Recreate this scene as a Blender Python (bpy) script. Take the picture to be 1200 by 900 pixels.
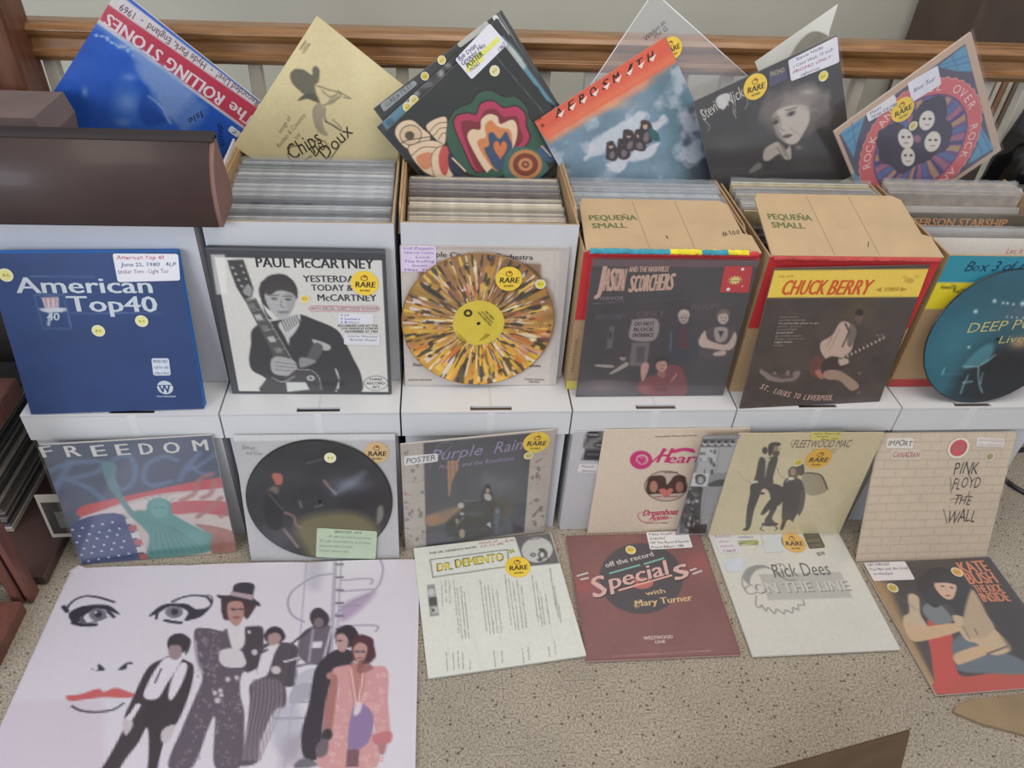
import bpy, bmesh, math, random
import numpy as np
from mathutils import Matrix, Vector
R = math.radians
random.seed(7); RNG = np.random.default_rng(11)
for o in list(bpy.data.objects): bpy.data.objects.remove(o)
SC = bpy.context.scene
COL = SC.collection
# ---------------------------------------------------------------- camera
cam = bpy.data.objects.new('camera', bpy.data.cameras.new('camera')); COL.objects.link(cam)
cam.data.sensor_width = 36; cam.data.lens = 890.33/1200*36; cam.data.clip_start = .02
cam.matrix_world = Matrix.Translation((-.12292, -1.14486, 1.36958)) @ Matrix.Rotation(-.12198, 4, 'Z') @ Matrix.Rotation(math.pi/2-.68099, 4, 'X') @ Matrix.Rotation(.071934, 4, 'Z')
SC.camera = cam
# ---------------------------------------------------------------- world, lights, exposure
SC.view_settings.view_transform = 'Standard'; SC.view_settings.look = 'None'
SC.view_settings.gamma = 1; SC.view_settings.use_curve_mapping = False
SC.view_settings.exposure = .46
w = bpy.data.worlds.new('room_light'); SC.world = w; w.use_nodes = True
w.node_tree.nodes['Background'].inputs[0].default_value = (.83, .86, .93, 1)
w.node_tree.nodes['Background'].inputs[1].default_value = .42
def area(name, loc, target, size, sizey, power, col):
    l = bpy.data.lights.new(name, 'AREA'); l.shape = 'RECTANGLE'; l.size = size; l.size_y = sizey; l.energy = power; l.color = col
    o = bpy.data.objects.new(name, l); COL.objects.link(o); o.location = loc
    o.rotation_euler = (Vector(target)-Vector(loc)).to_track_quat('-Z', 'Y').to_euler(); return o
area('window_light', (-2.4, -3.0, 1.7), (-.1, .1, .4), 2.0, 1.5, 46, (.86, .92, 1.0))
area('ceiling_light', (.5, -.5, 2.6), (.25, .1, .3), 1.6, 1.6, 20, (1.0, .90, .78))
# ---------------------------------------------------------------- colour and materials
def lin(c):
    a = np.asarray(c, float)/255.0
    return np.where(a <= .04045, a/12.92, ((a+.055)/1.055)**2.4)
def rgba(c): return (*lin(c).tolist(), 1)
MATS = {}
def mat(name, c, rough=.6, noise=0, scale=40, bump=0, coat=0, metal=0, c2=None, stretch=None, bscale=None):
    if name in MATS: return MATS[name]
    m = bpy.data.materials.new(name); m.use_nodes = True; nt = m.node_tree; b = nt.nodes['Principled BSDF']
    b.inputs['Base Color'].default_value = rgba(c); b.inputs['Roughness'].default_value = rough
    b.inputs['Metallic'].default_value = metal; b.inputs['Coat Weight'].default_value = coat; b.inputs['Coat Roughness'].default_value = .15
    tc = nt.nodes.new('ShaderNodeTexCoord'); mp = nt.nodes.new('ShaderNodeMapping')
    nt.links.new(tc.outputs['Object'], mp.inputs[0])
    if stretch: mp.inputs['Scale'].default_value = stretch
    if noise or c2:
        n = nt.nodes.new('ShaderNodeTexNoise'); n.inputs['Scale'].default_value = scale; n.inputs['Detail'].default_value = 5
        nt.links.new(mp.outputs[0], n.inputs['Vector'])
        r = nt.nodes.new('ShaderNodeValToRGB'); r.color_ramp.elements[0].position = .3; r.color_ramp.elements[1].position = .7
        ca = np.asarray(c, float)
        r.color_ramp.elements[0].color = rgba(c2 if c2 else np.clip(ca*(1-noise), 0, 255)); r.color_ramp.elements[1].color = rgba(c if c2 else np.clip(ca*(1+noise), 0, 255))
        nt.links.new(n.outputs['Fac'], r.inputs[0]); nt.links.new(r.outputs[0], b.inputs['Base Color'])
    if bump:
        n2 = nt.nodes.new('ShaderNodeTexNoise'); n2.inputs['Scale'].default_value = bscale or scale; n2.inputs['Detail'].default_value = 3
        nt.links.new(mp.outputs[0], n2.inputs['Vector'])
        bp = nt.nodes.new('ShaderNodeBump'); bp.inputs['Strength'].default_value = bump; bp.inputs['Distance'].default_value = .002
        nt.links.new(n2.outputs['Fac'], bp.inputs['Height']); nt.links.new(bp.outputs[0], b.inputs['Normal'])
    MATS[name] = m; return m
def printed(name, rough=.5, coat=0, coatr=.2, grain=.04, rings=False):
    """paint stored on the vertices, with a fine procedural paper grain"""
    if name in MATS: return MATS[name]
    m = bpy.data.materials.new(name); m.use_nodes = True; nt = m.node_tree; b = nt.nodes['Principled BSDF']
    at = nt.nodes.new('ShaderNodeVertexColor'); at.layer_name = 'Col'
    tc = nt.nodes.new('ShaderNodeTexCoord'); n = nt.nodes.new('ShaderNodeTexNoise'); n.inputs['Scale'].default_value = 160; n.inputs['Detail'].default_value = 4
    nt.links.new(tc.outputs['Object'], n.inputs['Vector'])
    mr = nt.nodes.new('ShaderNodeMapRange'); mr.inputs[3].default_value = 1-grain*2.5; mr.inputs[4].default_value = 1+grain*2.5
    nt.links.new(n.outputs['Fac'], mr.inputs[0])
    mx = nt.nodes.new('ShaderNodeMix'); mx.data_type = 'RGBA'; mx.blend_type = 'MULTIPLY'; mx.inputs[0].default_value = 1
    nt.links.new(at.outputs['Color'], mx.inputs[6]); nt.links.new(mr.outputs[0], mx.inputs[7]); nt.links.new(mx.outputs[2], b.inputs['Base Color'])
    b.inputs['Roughness'].default_value = rough; b.inputs['Coat Weight'].default_value = coat; b.inputs['Coat Roughness'].default_value = coatr
    n2 = nt.nodes.new('ShaderNodeTexNoise'); n2.inputs['Scale'].default_value = 9; nt.links.new(tc.outputs['Object'], n2.inputs['Vector'])
    bp = nt.nodes.new('ShaderNodeBump'); bp.inputs['Strength'].default_value = .25; bp.inputs['Distance'].default_value = .004
    if rings:
        wv = nt.nodes.new('ShaderNodeTexWave'); wv.wave_type = 'RINGS'; wv.rings_direction = 'Y'; wv.inputs['Scale'].default_value = 55
        nt.links.new(tc.outputs['Object'], wv.inputs['Vector']); nt.links.new(wv.outputs['Fac'], bp.inputs['Height']); bp.inputs['Distance'].default_value = .0004
    else: nt.links.new(n2.outputs['Fac'], bp.inputs['Height'])
    nt.links.new(bp.outputs[0], b.inputs['Normal'] if not coat or rings else b.inputs['Coat Normal'])
    MATS[name] = m; return m
def film(name, haze=.03, rough=.14, tint=(235, 235, 240), gloss=.07):
    """thin clear plastic: mostly transparent, a little milky, glossy"""
    if name in MATS: return MATS[name]
    m = bpy.data.materials.new(name); m.use_nodes = True; nt = m.node_tree; nt.nodes.clear()
    out = nt.nodes.new('ShaderNodeOutputMaterial'); tr = nt.nodes.new('ShaderNodeBsdfTransparent'); df = nt.nodes.new('ShaderNodeBsdfDiffuse'); gl = nt.nodes.new('ShaderNodeBsdfGlossy')
    df.inputs[0].default_value = rgba(tint); gl.inputs['Roughness'].default_value = rough
    a = nt.nodes.new('ShaderNodeMixShader'); b = nt.nodes.new('ShaderNodeMixShader'); a.inputs[0].default_value = haze
    nt.links.new(tr.outputs[0], a.inputs[1]); nt.links.new(df.outputs[0], a.inputs[2])
    lw = nt.nodes.new('ShaderNodeLayerWeight'); lw.inputs[0].default_value = .25
    mr = nt.nodes.new('ShaderNodeMapRange'); mr.inputs[3].default_value = gloss*.35; mr.inputs[4].default_value = min(1, gloss*4)
    nt.links.new(lw.outputs['Facing'], mr.inputs[0]); nt.links.new(mr.outputs[0], b.inputs[0])
    nt.links.new(a.outputs[0], b.inputs[1]); nt.links.new(gl.outputs[0], b.inputs[2]); nt.links.new(b.outputs[0], out.inputs[0])
    tc = nt.nodes.new('ShaderNodeTexCoord'); n = nt.nodes.new('ShaderNodeTexNoise'); n.inputs['Scale'].default_value = 14; n.inputs['Detail'].default_value = 2; n.inputs['Distortion'].default_value = .4
    nt.links.new(tc.outputs['Object'], n.inputs['Vector'])
    bp = nt.nodes.new('ShaderNodeBump'); bp.inputs['Strength'].default_value = .35; bp.inputs['Distance'].default_value = .004
    nt.links.new(n.outputs['Fac'], bp.inputs['Height']); nt.links.new(bp.outputs[0], gl.inputs['Normal'])
    MATS[name] = m; return m
# ---------------------------------------------------------------- object helpers
def link(name, me, mats, parent=None, label=None):
    o = bpy.data.objects.new(name, me); COL.objects.link(o)
    for m in (mats if isinstance(mats, (list, tuple)) else [mats]): me.materials.append(m)
    if parent is not None: o.parent = parent
    if label: o['label'] = label
    return o
def thing(name, label, cat, loc=(0, 0, 0), rot=None, group=None):
    o = bpy.data.objects.new(name, None); COL.objects.link(o); o.empty_display_size = .02; o.location = loc
    if rot is not None: o.rotation_euler = rot
    o['label'] = label; o['category'] = cat
    if group: o['group'] = group
    return o
def tag(o, label, cat, group=None):
    o['label'] = label; o['category'] = cat
    if group: o['group'] = group
    return o
def struct(o): o['kind'] = 'structure'; return o
def box_bm(bm, x0, x1, y0, y1, z0, z1, mi=0):
    vs = [bm.verts.new((x, y, z)) for z in (z0, z1) for y in (y0, y1) for x in (x0, x1)]
    for f in ((0, 2, 3, 1), (4, 5, 7, 6), (0, 1, 5, 4), (2, 6, 7, 3), (0, 4, 6, 2), (1, 3, 7, 5)):
        bm.faces.new([vs[i] for i in f]).material_index = mi
    return vs
def bm_mesh(bm, name, bevel=0, seg=1, smooth=False):
    if bevel: bmesh.ops.bevel(bm, geom=[e for e in bm.edges], offset=bevel, segments=seg, affect='EDGES', profile=.6)
    me = bpy.data.meshes.new(name); bm.to_mesh(me); bm.free()
    if smooth:
        for p in me.polygons: p.use_smooth = True
    return me
def box(name, x0, x1, y0, y1, z0, z1, m, parent=None, bevel=0, seg=1, label=None):
    bm = bmesh.new(); box_bm(bm, x0, x1, y0, y1, z0, z1)
    return link(name, bm_mesh(bm, name, bevel, seg), m, parent, label)
def prism(name, pts, axis, a0, a1, m, parent=None, bevel=0, label=None):
    """outline pts in the plane across `axis`, extruded from a0 to a1"""
    bm = bmesh.new()
    def P(p, a): return (a, p[0], p[1]) if axis == 'x' else (p[0], a, p[1]) if axis == 'y' else (p[0], p[1], a)
    A = [bm.verts.new(P(p, a0)) for p in pts]; B = [bm.verts.new(P(p, a1)) for p in pts]
    n = len(pts); bm.faces.new(A); bm.faces.new(B[::-1])
    for i in range(n): bm.faces.new((A[i], B[i], B[(i+1) % n], A[(i+1) % n]))
    bmesh.ops.recalc_face_normals(bm, faces=bm.faces)
    return link(name, bm_mesh(bm, name, bevel), m, parent, label)
def tube(name, pts, r, m, parent=None, n=10, label=None):
    bm = bmesh.new(); rings = []
    pts = [Vector(p) for p in pts]
    for i, p in enumerate(pts):
        d = (pts[min(i+1, len(pts)-1)]-pts[max(i-1, 0)]).normalized(); q = d.to_track_quat('Z', 'Y')
        rr = r[i] if isinstance(r, (list, tuple)) else r
        rings.append([bm.verts.new(p+q @ Vector((math.cos(a)*rr, math.sin(a)*rr, 0))) for a in [k*2*math.pi/n for k in range(n)]])
    for a, b in zip(rings, rings[1:]):
        for k in range(n): bm.faces.new((a[k], a[(k+1) % n], b[(k+1) % n], b[k]))
    bm.faces.new(rings[0][::-1]); bm.faces.new(rings[-1])
    return link(name, bm_mesh(bm, name, smooth=True), m, parent, label)
def grid_mesh(name, V3, nu, nv, colors=None):
    """V3: (nv*nu,3) vertices in rows; faces between them"""
    me = bpy.data.meshes.new(name); me.vertices.add(len(V3)); me.vertices.foreach_set('co', np.asarray(V3, np.float32).ravel())
    i = np.arange(nv-1)[:, None]*nu+np.arange(nu-1)[None, :]
    q = np.stack([i, i+nu, i+nu+1, i+1], -1).reshape(-1, 4)
    me.loops.add(q.size); me.loops.foreach_set('vertex_index', q.ravel().astype(np.int32))
    me.polygons.add(len(q)); me.polygons.foreach_set('loop_start', (np.arange(len(q))*4).astype(np.int32)); me.polygons.foreach_set('loop_total', np.full(len(q), 4, np.int32))
    me.update(calc_edges=True)
    if colors is not None: paint(me, colors)
    return me
def paint(me, c):
    c = np.asarray(c, float); a = me.color_attributes.new('Col', 'FLOAT_COLOR', 'POINT')
    buf = np.ones((len(me.vertices), 4), np.float32); buf[:, :3] = lin(np.clip(c, 0, 255)); a.data.foreach_set('color', buf.ravel())
# ---------------------------------------------------------------- lettering: glyph shapes of the built-in font
CH = "".join(chr(i) for i in range(33, 127))+"Ñ"
GL = {}
def _glyphs():
    objs = []
    for bold in (0, 1):
        for ch in CH+' ':
            for body in (ch, ch+ch) if ch != ' ' else ('a', 'aa', 'a a'):
                cu = bpy.data.curves.new('g', 'FONT'); cu.body = body; cu.resolution_u = 2; cu.offset = 0; cu.size = 1
                o = bpy.data.objects.new('g', cu); COL.objects.link(o); objs.append((bold, ch, body, o, cu))
    dg = bpy.context.evaluated_depsgraph_get(); dg.update(); W = {}
    for bold, ch, body, o, cu in objs:
        ev = o.evaluated_get(dg); me = ev.to_mesh()
        v = np.array([(p.co.x, p.co.y) for p in me.vertices]).reshape(-1, 2); f = [tuple(p.vertices) for p in me.polygons]
        W[(bold, ch, body)] = v[:, 0].max() if len(v) else 0
        if body == ch and ch != ' ': GL[(bold, ch)] = [v, f, 0]
        ev.to_mesh_clear()
    for bold in (0, 1):
        for ch in CH: GL[(bold, ch)][2] = W[(bold, ch, ch+ch)]-W[(bold, ch, ch)]
        aw = W[(bold, ' ', 'aa')]-W[(bold, ' ', 'a')]
        GL[(bold, ' ')] = [np.zeros((0, 2)), [], W[(bold, ' ', 'a a')]-W[(bold, ' ', 'aa')] if True else aw]
    for _, _, _, o, cu in objs: bpy.data.objects.remove(o); bpy.data.curves.remove(cu)
_glyphs()
CAP = GL[(0, 'H')][0][:, 1].max()
def layout(s, bold=0, shear=0, jit=0, space=0):
    """glyph outlines in a line, cap height 1, starting at x=0; returns verts, faces, width"""
    V, F, x, n = [], [], 0, 0
    rr = random.Random(s)
    for ch in s:
        g = GL.get((bold, ch)) or GL[(bold, '?')]
        v = g[0]/CAP
        if len(v):
            v = v.copy()
            if jit:
                a = rr.uniform(-jit, jit); k = 1+rr.uniform(-jit, jit); v = v@np.array([[math.cos(a), math.sin(a)], [-math.sin(a), math.cos(a)]])*k; v[:, 1] += rr.uniform(-jit, jit)*.6
            v[:, 0] += x+shear*v[:, 1]
            V.append(v); F += [tuple(i+n for i in f) for f in g[1]]; n += len(v)
        x += g[2]/CAP+space
    return (np.concatenate(V) if V else np.zeros((0, 2))), F, max(x-space, 1e-6)
class Ink:
    """collects flat coloured shapes (X, Z on the sheet) that become one printed mesh"""
    def __init__(s): s.v, s.f, s.c = [], [], []
    def add(s, v, f, c):
        n = len(s.v); s.k = getattr(s, 'k', 0)+1; s.v += [(p[0], p[1], s.k) for p in v]; s.f += [tuple(i+n for i in q) for q in f]; s.c += [c]*len(v)
    def text(s, t, a, b, h, c, bold=0, shear=0, jit=0, flip=False):
        """text with its baseline running from a to b (fitted), cap height h"""
        v, f, w = layout(t, bold, shear, jit)
        if not len(v): return
        a = np.array(a, float); b = np.array(b, float); L = np.linalg.norm(b-a); d = (b-a)/L; u = np.array([-d[1], d[0]])
        for dx in ((-.04, 0, .04) if bold else (0,)): s.add(a+np.outer(v[:, 0]*L/w+dx*h, d)+np.outer(v[:, 1]*h, u), f, c)
    def ring(s, p, r0, r1, c, n=20, sy=1, a0=0, a1=2*math.pi):
        A = np.linspace(a0, a1, n+1); v = [(p[0]+r*math.cos(t), p[1]+r*sy*math.sin(t)) for t in A for r in (r0, r1)]
        s.add(v, [(2*i, 2*i+1, 2*i+3, 2*i+2) for i in range(n)], c)
    def build(s, name, y, m, parent):
        if not s.v: return None
        me = bpy.data.meshes.new(name); me.from_pydata([(p[0], y-p[2]*3e-6, p[1]) for p in s.v], [], s.f); paint(me, s.c)
        return link(name, me, m, parent)
# ---------------------------------------------------------------- painted pictures
def fbm(n, cells, oct=4, seed=0):
    r = np.random.default_rng(seed); out = np.zeros((n, n)); amp = 1; tot = 0
    for k in range(oct):
        m = cells*2**k+2; g = r.random((m+1, m+1)); t = np.linspace(0, cells*2**k, n); i = np.minimum(t.astype(int), m-1); q = t-i; q = q*q*(3-2*q)
        a = g[i][:, i]*(1-q)+g[i][:, i+1]*q; b = g[i+1][:, i]*(1-q)+g[i+1][:, i+1]*q
        out += amp*(a*(1-q)[:, None]+b*q[:, None]); tot += amp; amp *= .5
    return out/tot
def smooth_pts(p, k=5, closed=True):
    p = np.asarray(p, float); n = len(p); out = []
    for i in range(n if closed else n-1):
        a, b, c, d = (p[(i-1) % n], p[i], p[(i+1) % n], p[(i+2) % n]) if closed else (p[max(i-1, 0)], p[i], p[i+1], p[min(i+2, n-1)])
        for t in np.arange(k)/k: out.append(.5*(2*b+(c-a)*t+(2*a-5*b+4*c-d)*t*t+(3*b-a-3*c+d)*t**3))
    if not closed: out.append(p[-1])
    return np.array(out)
class Art:
    """a flat picture; `quad` are the four corners (tl tr br bl) of the drawing frame its shapes are measured in, `view` = offset and scale of that frame"""
    def __init__(s, quad, view, n=120, fill=(200, 200, 200), W=.315, H=None):
        s.n = n; s.W = W; s.H = H or W; s.view = view; q = np.array(quad, float)
        A = []; B = []
        for (x, y), (u, v) in zip(q, ((0, 0), (1, 0), (1, 1), (0, 1))):
            A += [[x, y, 1, 0, 0, 0, -u*x, -u*y], [0, 0, 0, x, y, 1, -v*x, -v*y]]; B += [u, v]
        s.h = np.append(np.linalg.solve(np.array(A), np.array(B)), 1).reshape(3, 3)
        s.nv = max(2, int(round(n*s.H/s.W)))
        t = np.linspace(0, 1, n+1); tv = np.linspace(0, 1, s.nv+1); s.U, s.V = np.meshgrid(t, tv); s.img = np.empty(s.U.shape+(3,)); s.img[:] = fill
        s.ink = Ink(); s.warp = None; s.extra = []
    def m(s, pts):
        p = np.atleast_2d(np.asarray(pts, float)).copy(); ox, oy, k = s.view; p = p/k+np.array([ox, oy])
        q = np.c_[p, np.ones(len(p))]@s.h.T; return q[:, :2]/q[:, 2:]
    def xz(s, p): u, v = s.m(p)[0]; return ((u-.5)*s.W, (1-v)*s.H)
    def ln(s, a, b): return np.linalg.norm(np.array(s.xz(a))-np.array(s.xz(b)))
    def coords(s, warp):
        if not warp: return s.U, s.V
        f = fbm(max(s.U.shape), 14, 3, 5)[:s.U.shape[0], :s.U.shape[1]]-.5; g = fbm(max(s.U.shape), 14, 3, 6)[:s.U.shape[0], :s.U.shape[1]]-.5
        return s.U+f*warp, s.V+g*warp
    def mix(s, mask, c, a=1):
        k = np.clip(mask, 0, 1)[..., None]*a; s.img = s.img*(1-k)+np.asarray(c, float)*k
    def _poly(s, p, c, a=1, soft=None, warp=0):
        """p in cover units"""
        U, V = s.coords(warp); soft = soft or 1.1/s.n; x0, y0 = p.min(0)-soft*2-warp; x1, y1 = p.max(0)+soft*2+warp
        sel = (U >= x0) & (U <= x1) & (V >= y0) & (V <= y1)
        if not sel.any(): return
        X, Y = U[sel], V[sel]; ins = np.zeros(X.shape, bool); d2 = np.full(X.shape, 1e9)
        for (ax, ay), (bx, by) in zip(p, np.roll(p, -1, 0)):
            if ay != by:
                cr = ((ay > Y) != (by > Y)) & (X < (bx-ax)*(Y-ay)/(by-ay)+ax); ins ^= cr
            dx, dy = bx-ax, by-ay; L = dx*dx+dy*dy+1e-12; t = np.clip(((X-ax)*dx+(Y-ay)*dy)/L, 0, 1); d2 = np.minimum(d2, (X-ax-t*dx)**2+(Y-ay-t*dy)**2)
        d = np.sqrt(d2); d[ins] *= -1; mk = np.zeros(U.shape); mk[sel] = np.clip(.5-d/soft, 0, 1); s.mix(mk, c, a)
    def poly(s, pts, c, a=1, soft=None, warp=0): s._poly(s.m(pts), c, a, soft, warp); return s
    def sp(s, pts, c, a=1, soft=None, warp=0): s._poly(s.m(smooth_pts(pts, 5)), c, a, soft, warp); return s
    def ell(s, x, y, rx, ry, c, a=1, soft=None, rot=0, warp=0):
        t = np.linspace(0, 2*math.pi, 29)[:-1]; r = R(rot)
        p = np.c_[x+rx*np.cos(t)*math.cos(r)-ry*np.sin(t)*math.sin(r), y+rx*np.cos(t)*math.sin(r)+ry*np.sin(t)*math.cos(r)]
        s._poly(s.m(p), c, a, soft, warp); return s
    def glow(s, x, y, rx, ry, c, a=1, p=1):
        q = s.m([(x, y), (x+rx, y), (x, y+ry)]); M = np.linalg.inv(np.c_[q[1]-q[0], q[2]-q[0]]); d = np.stack([s.U-q[0][0], s.V-q[0][1]], -1)@M.T
        s.mix(np.exp(-(d**2).sum(-1)*1.6)**p, c, a); return s
    def line(s, pts, w, c, a=1, smooth=False, warp=0, soft=None):
        p = s.m(smooth_pts(pts, 5, False) if smooth else pts); w = w/s.view[2]/200; U, V = s.coords(warp); d2 = np.full(U.shape, 1e9)
        for (ax, ay), (bx, by) in zip(p[:-1], p[1:]):
            dx, dy = bx-ax, by-ay; L = dx*dx+dy*dy+1e-12; t = np.clip(((U-ax)*dx+(V-ay)*dy)/L, 0, 1); d2 = np.minimum(d2, (U-ax-t*dx)**2+(V-ay-t*dy)**2)
        sf = soft or 1.0/s.n; s.mix(np.clip(.5-(np.sqrt(d2)-w/2)/sf, 0, 1)*min(1, w/sf*1.3+.25), c, a); return s
    def band(s, v0, v1, c, a=1): s.mix(((s.V >= v0) & (s.V <= v1)).astype(float), c, a); return s
    def frame(s, c, l, t, r, b): s.mix(((s.U < l) | (s.U > 1-r) | (s.V < t) | (s.V > 1-b)).astype(float), c); return s
    def mottle(s, amp, cells=6, seed=1, c=None, lo=.45, hi=.75, oct=4):
        f = fbm(max(s.U.shape), cells, oct, seed)[:s.U.shape[0], :s.U.shape[1]]
        if c is None: s.img = s.img*(1+(f-.5)[..., None]*amp*2)
        else: s.mix(np.clip((f-lo)/(hi-lo), 0, 1), c, amp)
        return s
    def text(s, t, p0, p1, h, c, bold=0, shear=0, jit=0):
        a = np.array(p0, float); b = np.array(p1, float); d = (b-a)/np.linalg.norm(b-a); up = np.array([d[1], -d[0]])*h
        s.ink.text(t, s.xz(a), s.xz(b), s.ln(a, a+up), c, bold, shear, jit); return s
    def arc_text(s, t, ctr, rad, a0, a1, h, c, bold=1, flip=False):
        """letters along an arc (cover units metres from a centre point)"""
        cx, cz = s.xz(ctr); n = len(t)
        for i, ch in enumerate(t):
            if ch == ' ': continue
            th = R(a0+(a1-a0)*(i+.5)/n); v, f, w = layout(ch, bold); v = (v-np.array([w/2, 0]))*h
            up = np.array([math.cos(th), math.sin(th)])*(-1 if flip else 1); rt = np.array([up[1], -up[0]])
            base = np.array([cx, cz])+np.array([math.cos(th), math.sin(th)])*rad
            s.ink.add(base+np.outer(v[:, 0], rt)+np.outer(v[:, 1], up), f, c)
        return s
    # stuck-on pieces, built later as parts
    def rare(s, x, y, r, d=None, c=(240, 205, 70)): s.extra.append(('rare', (x, y), r, d or (1, 0), c)); return s
    def dot(s, x, y, r, c=(228, 224, 140)): s.extra.append(('dot', (x, y), r, c)); return s
    def note(s, quad, lines=(), c=(236, 232, 238), lab=None, r=.0): s.extra.append(('note', quad, lines, c, lab)); return s
def pose_matrix(loc, ang): return Matrix.Translation(loc) @ Matrix.Rotation(ang[0], 4, 'Z') @ Matrix.Rotation(-ang[1], 4, 'X') @ Matrix.Rotation(ang[2], 4, 'Y')
def build_art(A, root, y, m, disc=None):
    if disc is None:
        V3 = np.stack([(A.U-.5)*A.W, np.full(A.U.shape, y), (1-A.V)*A.H], -1).reshape(-1, 3)
        return link('artwork', grid_mesh('artwork', V3, A.U.shape[1], A.U.shape[0], A.img.reshape(-1, 3)), m, root)
    r, r0 = disc; nr, na = int(A.n*.5), int(A.n*1.8); rr = np.linspace(r0, r, nr+1); th = np.linspace(0, 2*math.pi, na+1); RR, TH = np.meshgrid(rr, th)
    X, Z = RR*np.cos(TH), RR*np.sin(TH); u = (X/A.W+.5)*A.n; v = (.5-Z/A.H)*A.nv
    i = np.clip(u.astype(int), 0, A.n-1); j = np.clip(v.astype(int), 0, A.nv-1); fu = (u-i)[..., None]; fv = (v-j)[..., None]; I = A.img
    C = (I[j, i]*(1-fu)+I[j, i+1]*fu)*(1-fv)+(I[j+1, i]*(1-fu)+I[j+1, i+1]*fu)*fv
    V3 = np.stack([X, np.full(X.shape, y), Z+A.H/2], -1).reshape(-1, 3)
    return link('artwork', grid_mesh('artwork', V3, nr+1, na+1, C.reshape(-1, 3)), m, root)
def build_extras(A, root, y):
    for e in A.extra:
        if e[0] in ('rare', 'dot'):
            p = np.array(e[1], float); r = A.ln(p, p+np.array([e[2], 0]))*.5+A.ln(p, p+np.array([0, e[2]]))*.5; x, z = A.xz(p)
            bm = bmesh.new(); bmesh.ops.create_cone(bm, cap_ends=True, segments=28 if e[0] == 'rare' else 16, radius1=r, radius2=r, depth=.0004, matrix=Matrix.Translation((x, y, z)) @ Matrix.Rotation(math.pi/2, 4, 'X'))
            me = bm_mesh(bm, 'sticker'); k = Ink()
            if e[0] == 'rare':
                o = link('rare_sticker', me, mat('sticker_yellow_%d_%d' % (e[4][0], e[4][2]), e[4], .45, .03, 30), root)
                d = np.array(A.xz(p+np.array(e[3])*10))-np.array(A.xz(p)); d /= np.linalg.norm(d); n = np.array([-d[1], d[0]]); P = np.array([x, z])
                k.text('RARE', P-d*r*.72-n*r*.32, P+d*r*.76-n*r*.32, r*.44, (45, 35, 20), 1, .12)
                k.text('RECORDS', P-d*r*.36-n*r*.66, P+d*r*.36-n*r*.66, r*.15, (80, 60, 20), 1)
                q = P+n*r*.42; k.ring(q, r*.2, r*.27, (150, 95, 25), 14, .85); k.ring(q+d*r*.06+n*r*.14, r*.02, r*.12, (150, 95, 25), 8)
                k.build('lettering', y-.0005, printed('ink'), o)
            else:
                o = link('price_dot', me, mat('dot_%d_%d_%d' % e[3], e[3], .5, .05, 60), root)
                k.ring((x, z), r*.8, r, (228, 226, 205), 16); k.text('8.0', (x-r*.45, z-r*.2), (x+r*.45, z-r*.2), r*.4, (150, 130, 70)); k.build('rim', y-.0005, printed('ink'), o)
        else:
            _, quad, lines, c, lab = e; P = [np.array(A.xz(p)) for p in quad]
            ctr = sum(P)/4; out = []
            for i in range(4):                                   # rounded corners
                a, b, d = P[i-1], P[i], P[(i+1) % 4]; q = .0035
                e1 = (a-b)/np.linalg.norm(a-b)*q; e2 = (d-b)/np.linalg.norm(d-b)*q; out += [b+e1, b+(e1+e2)*.3, b+e2]
            o = prism('note_label', [tuple(p) for p in out], 'y', y-.0002, y+.0002, mat('label_paper_%d_%d_%d' % tuple(c), c, .5, .02, 30), root, label=lab)
            k = Ink(); n = len(lines); L = P
            for i, ln in enumerate(lines):
                t, col = ln[0], ln[1]; x0 = ln[2] if len(ln) > 2 else .07; x1 = ln[3] if len(ln) > 3 else .93
                f = (i+.78)/n; a = L[0]*(1-f)+L[3]*f; b = L[1]*(1-f)+L[2]*f; hh = np.linalg.norm(L[3]-L[0])/n*.52
                k.text(t, a+(b-a)*x0, a+(b-a)*x1, hh, col, 0, .15, .1)
            k.build('handwriting', y-.0005, printed('ink'), o)
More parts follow.
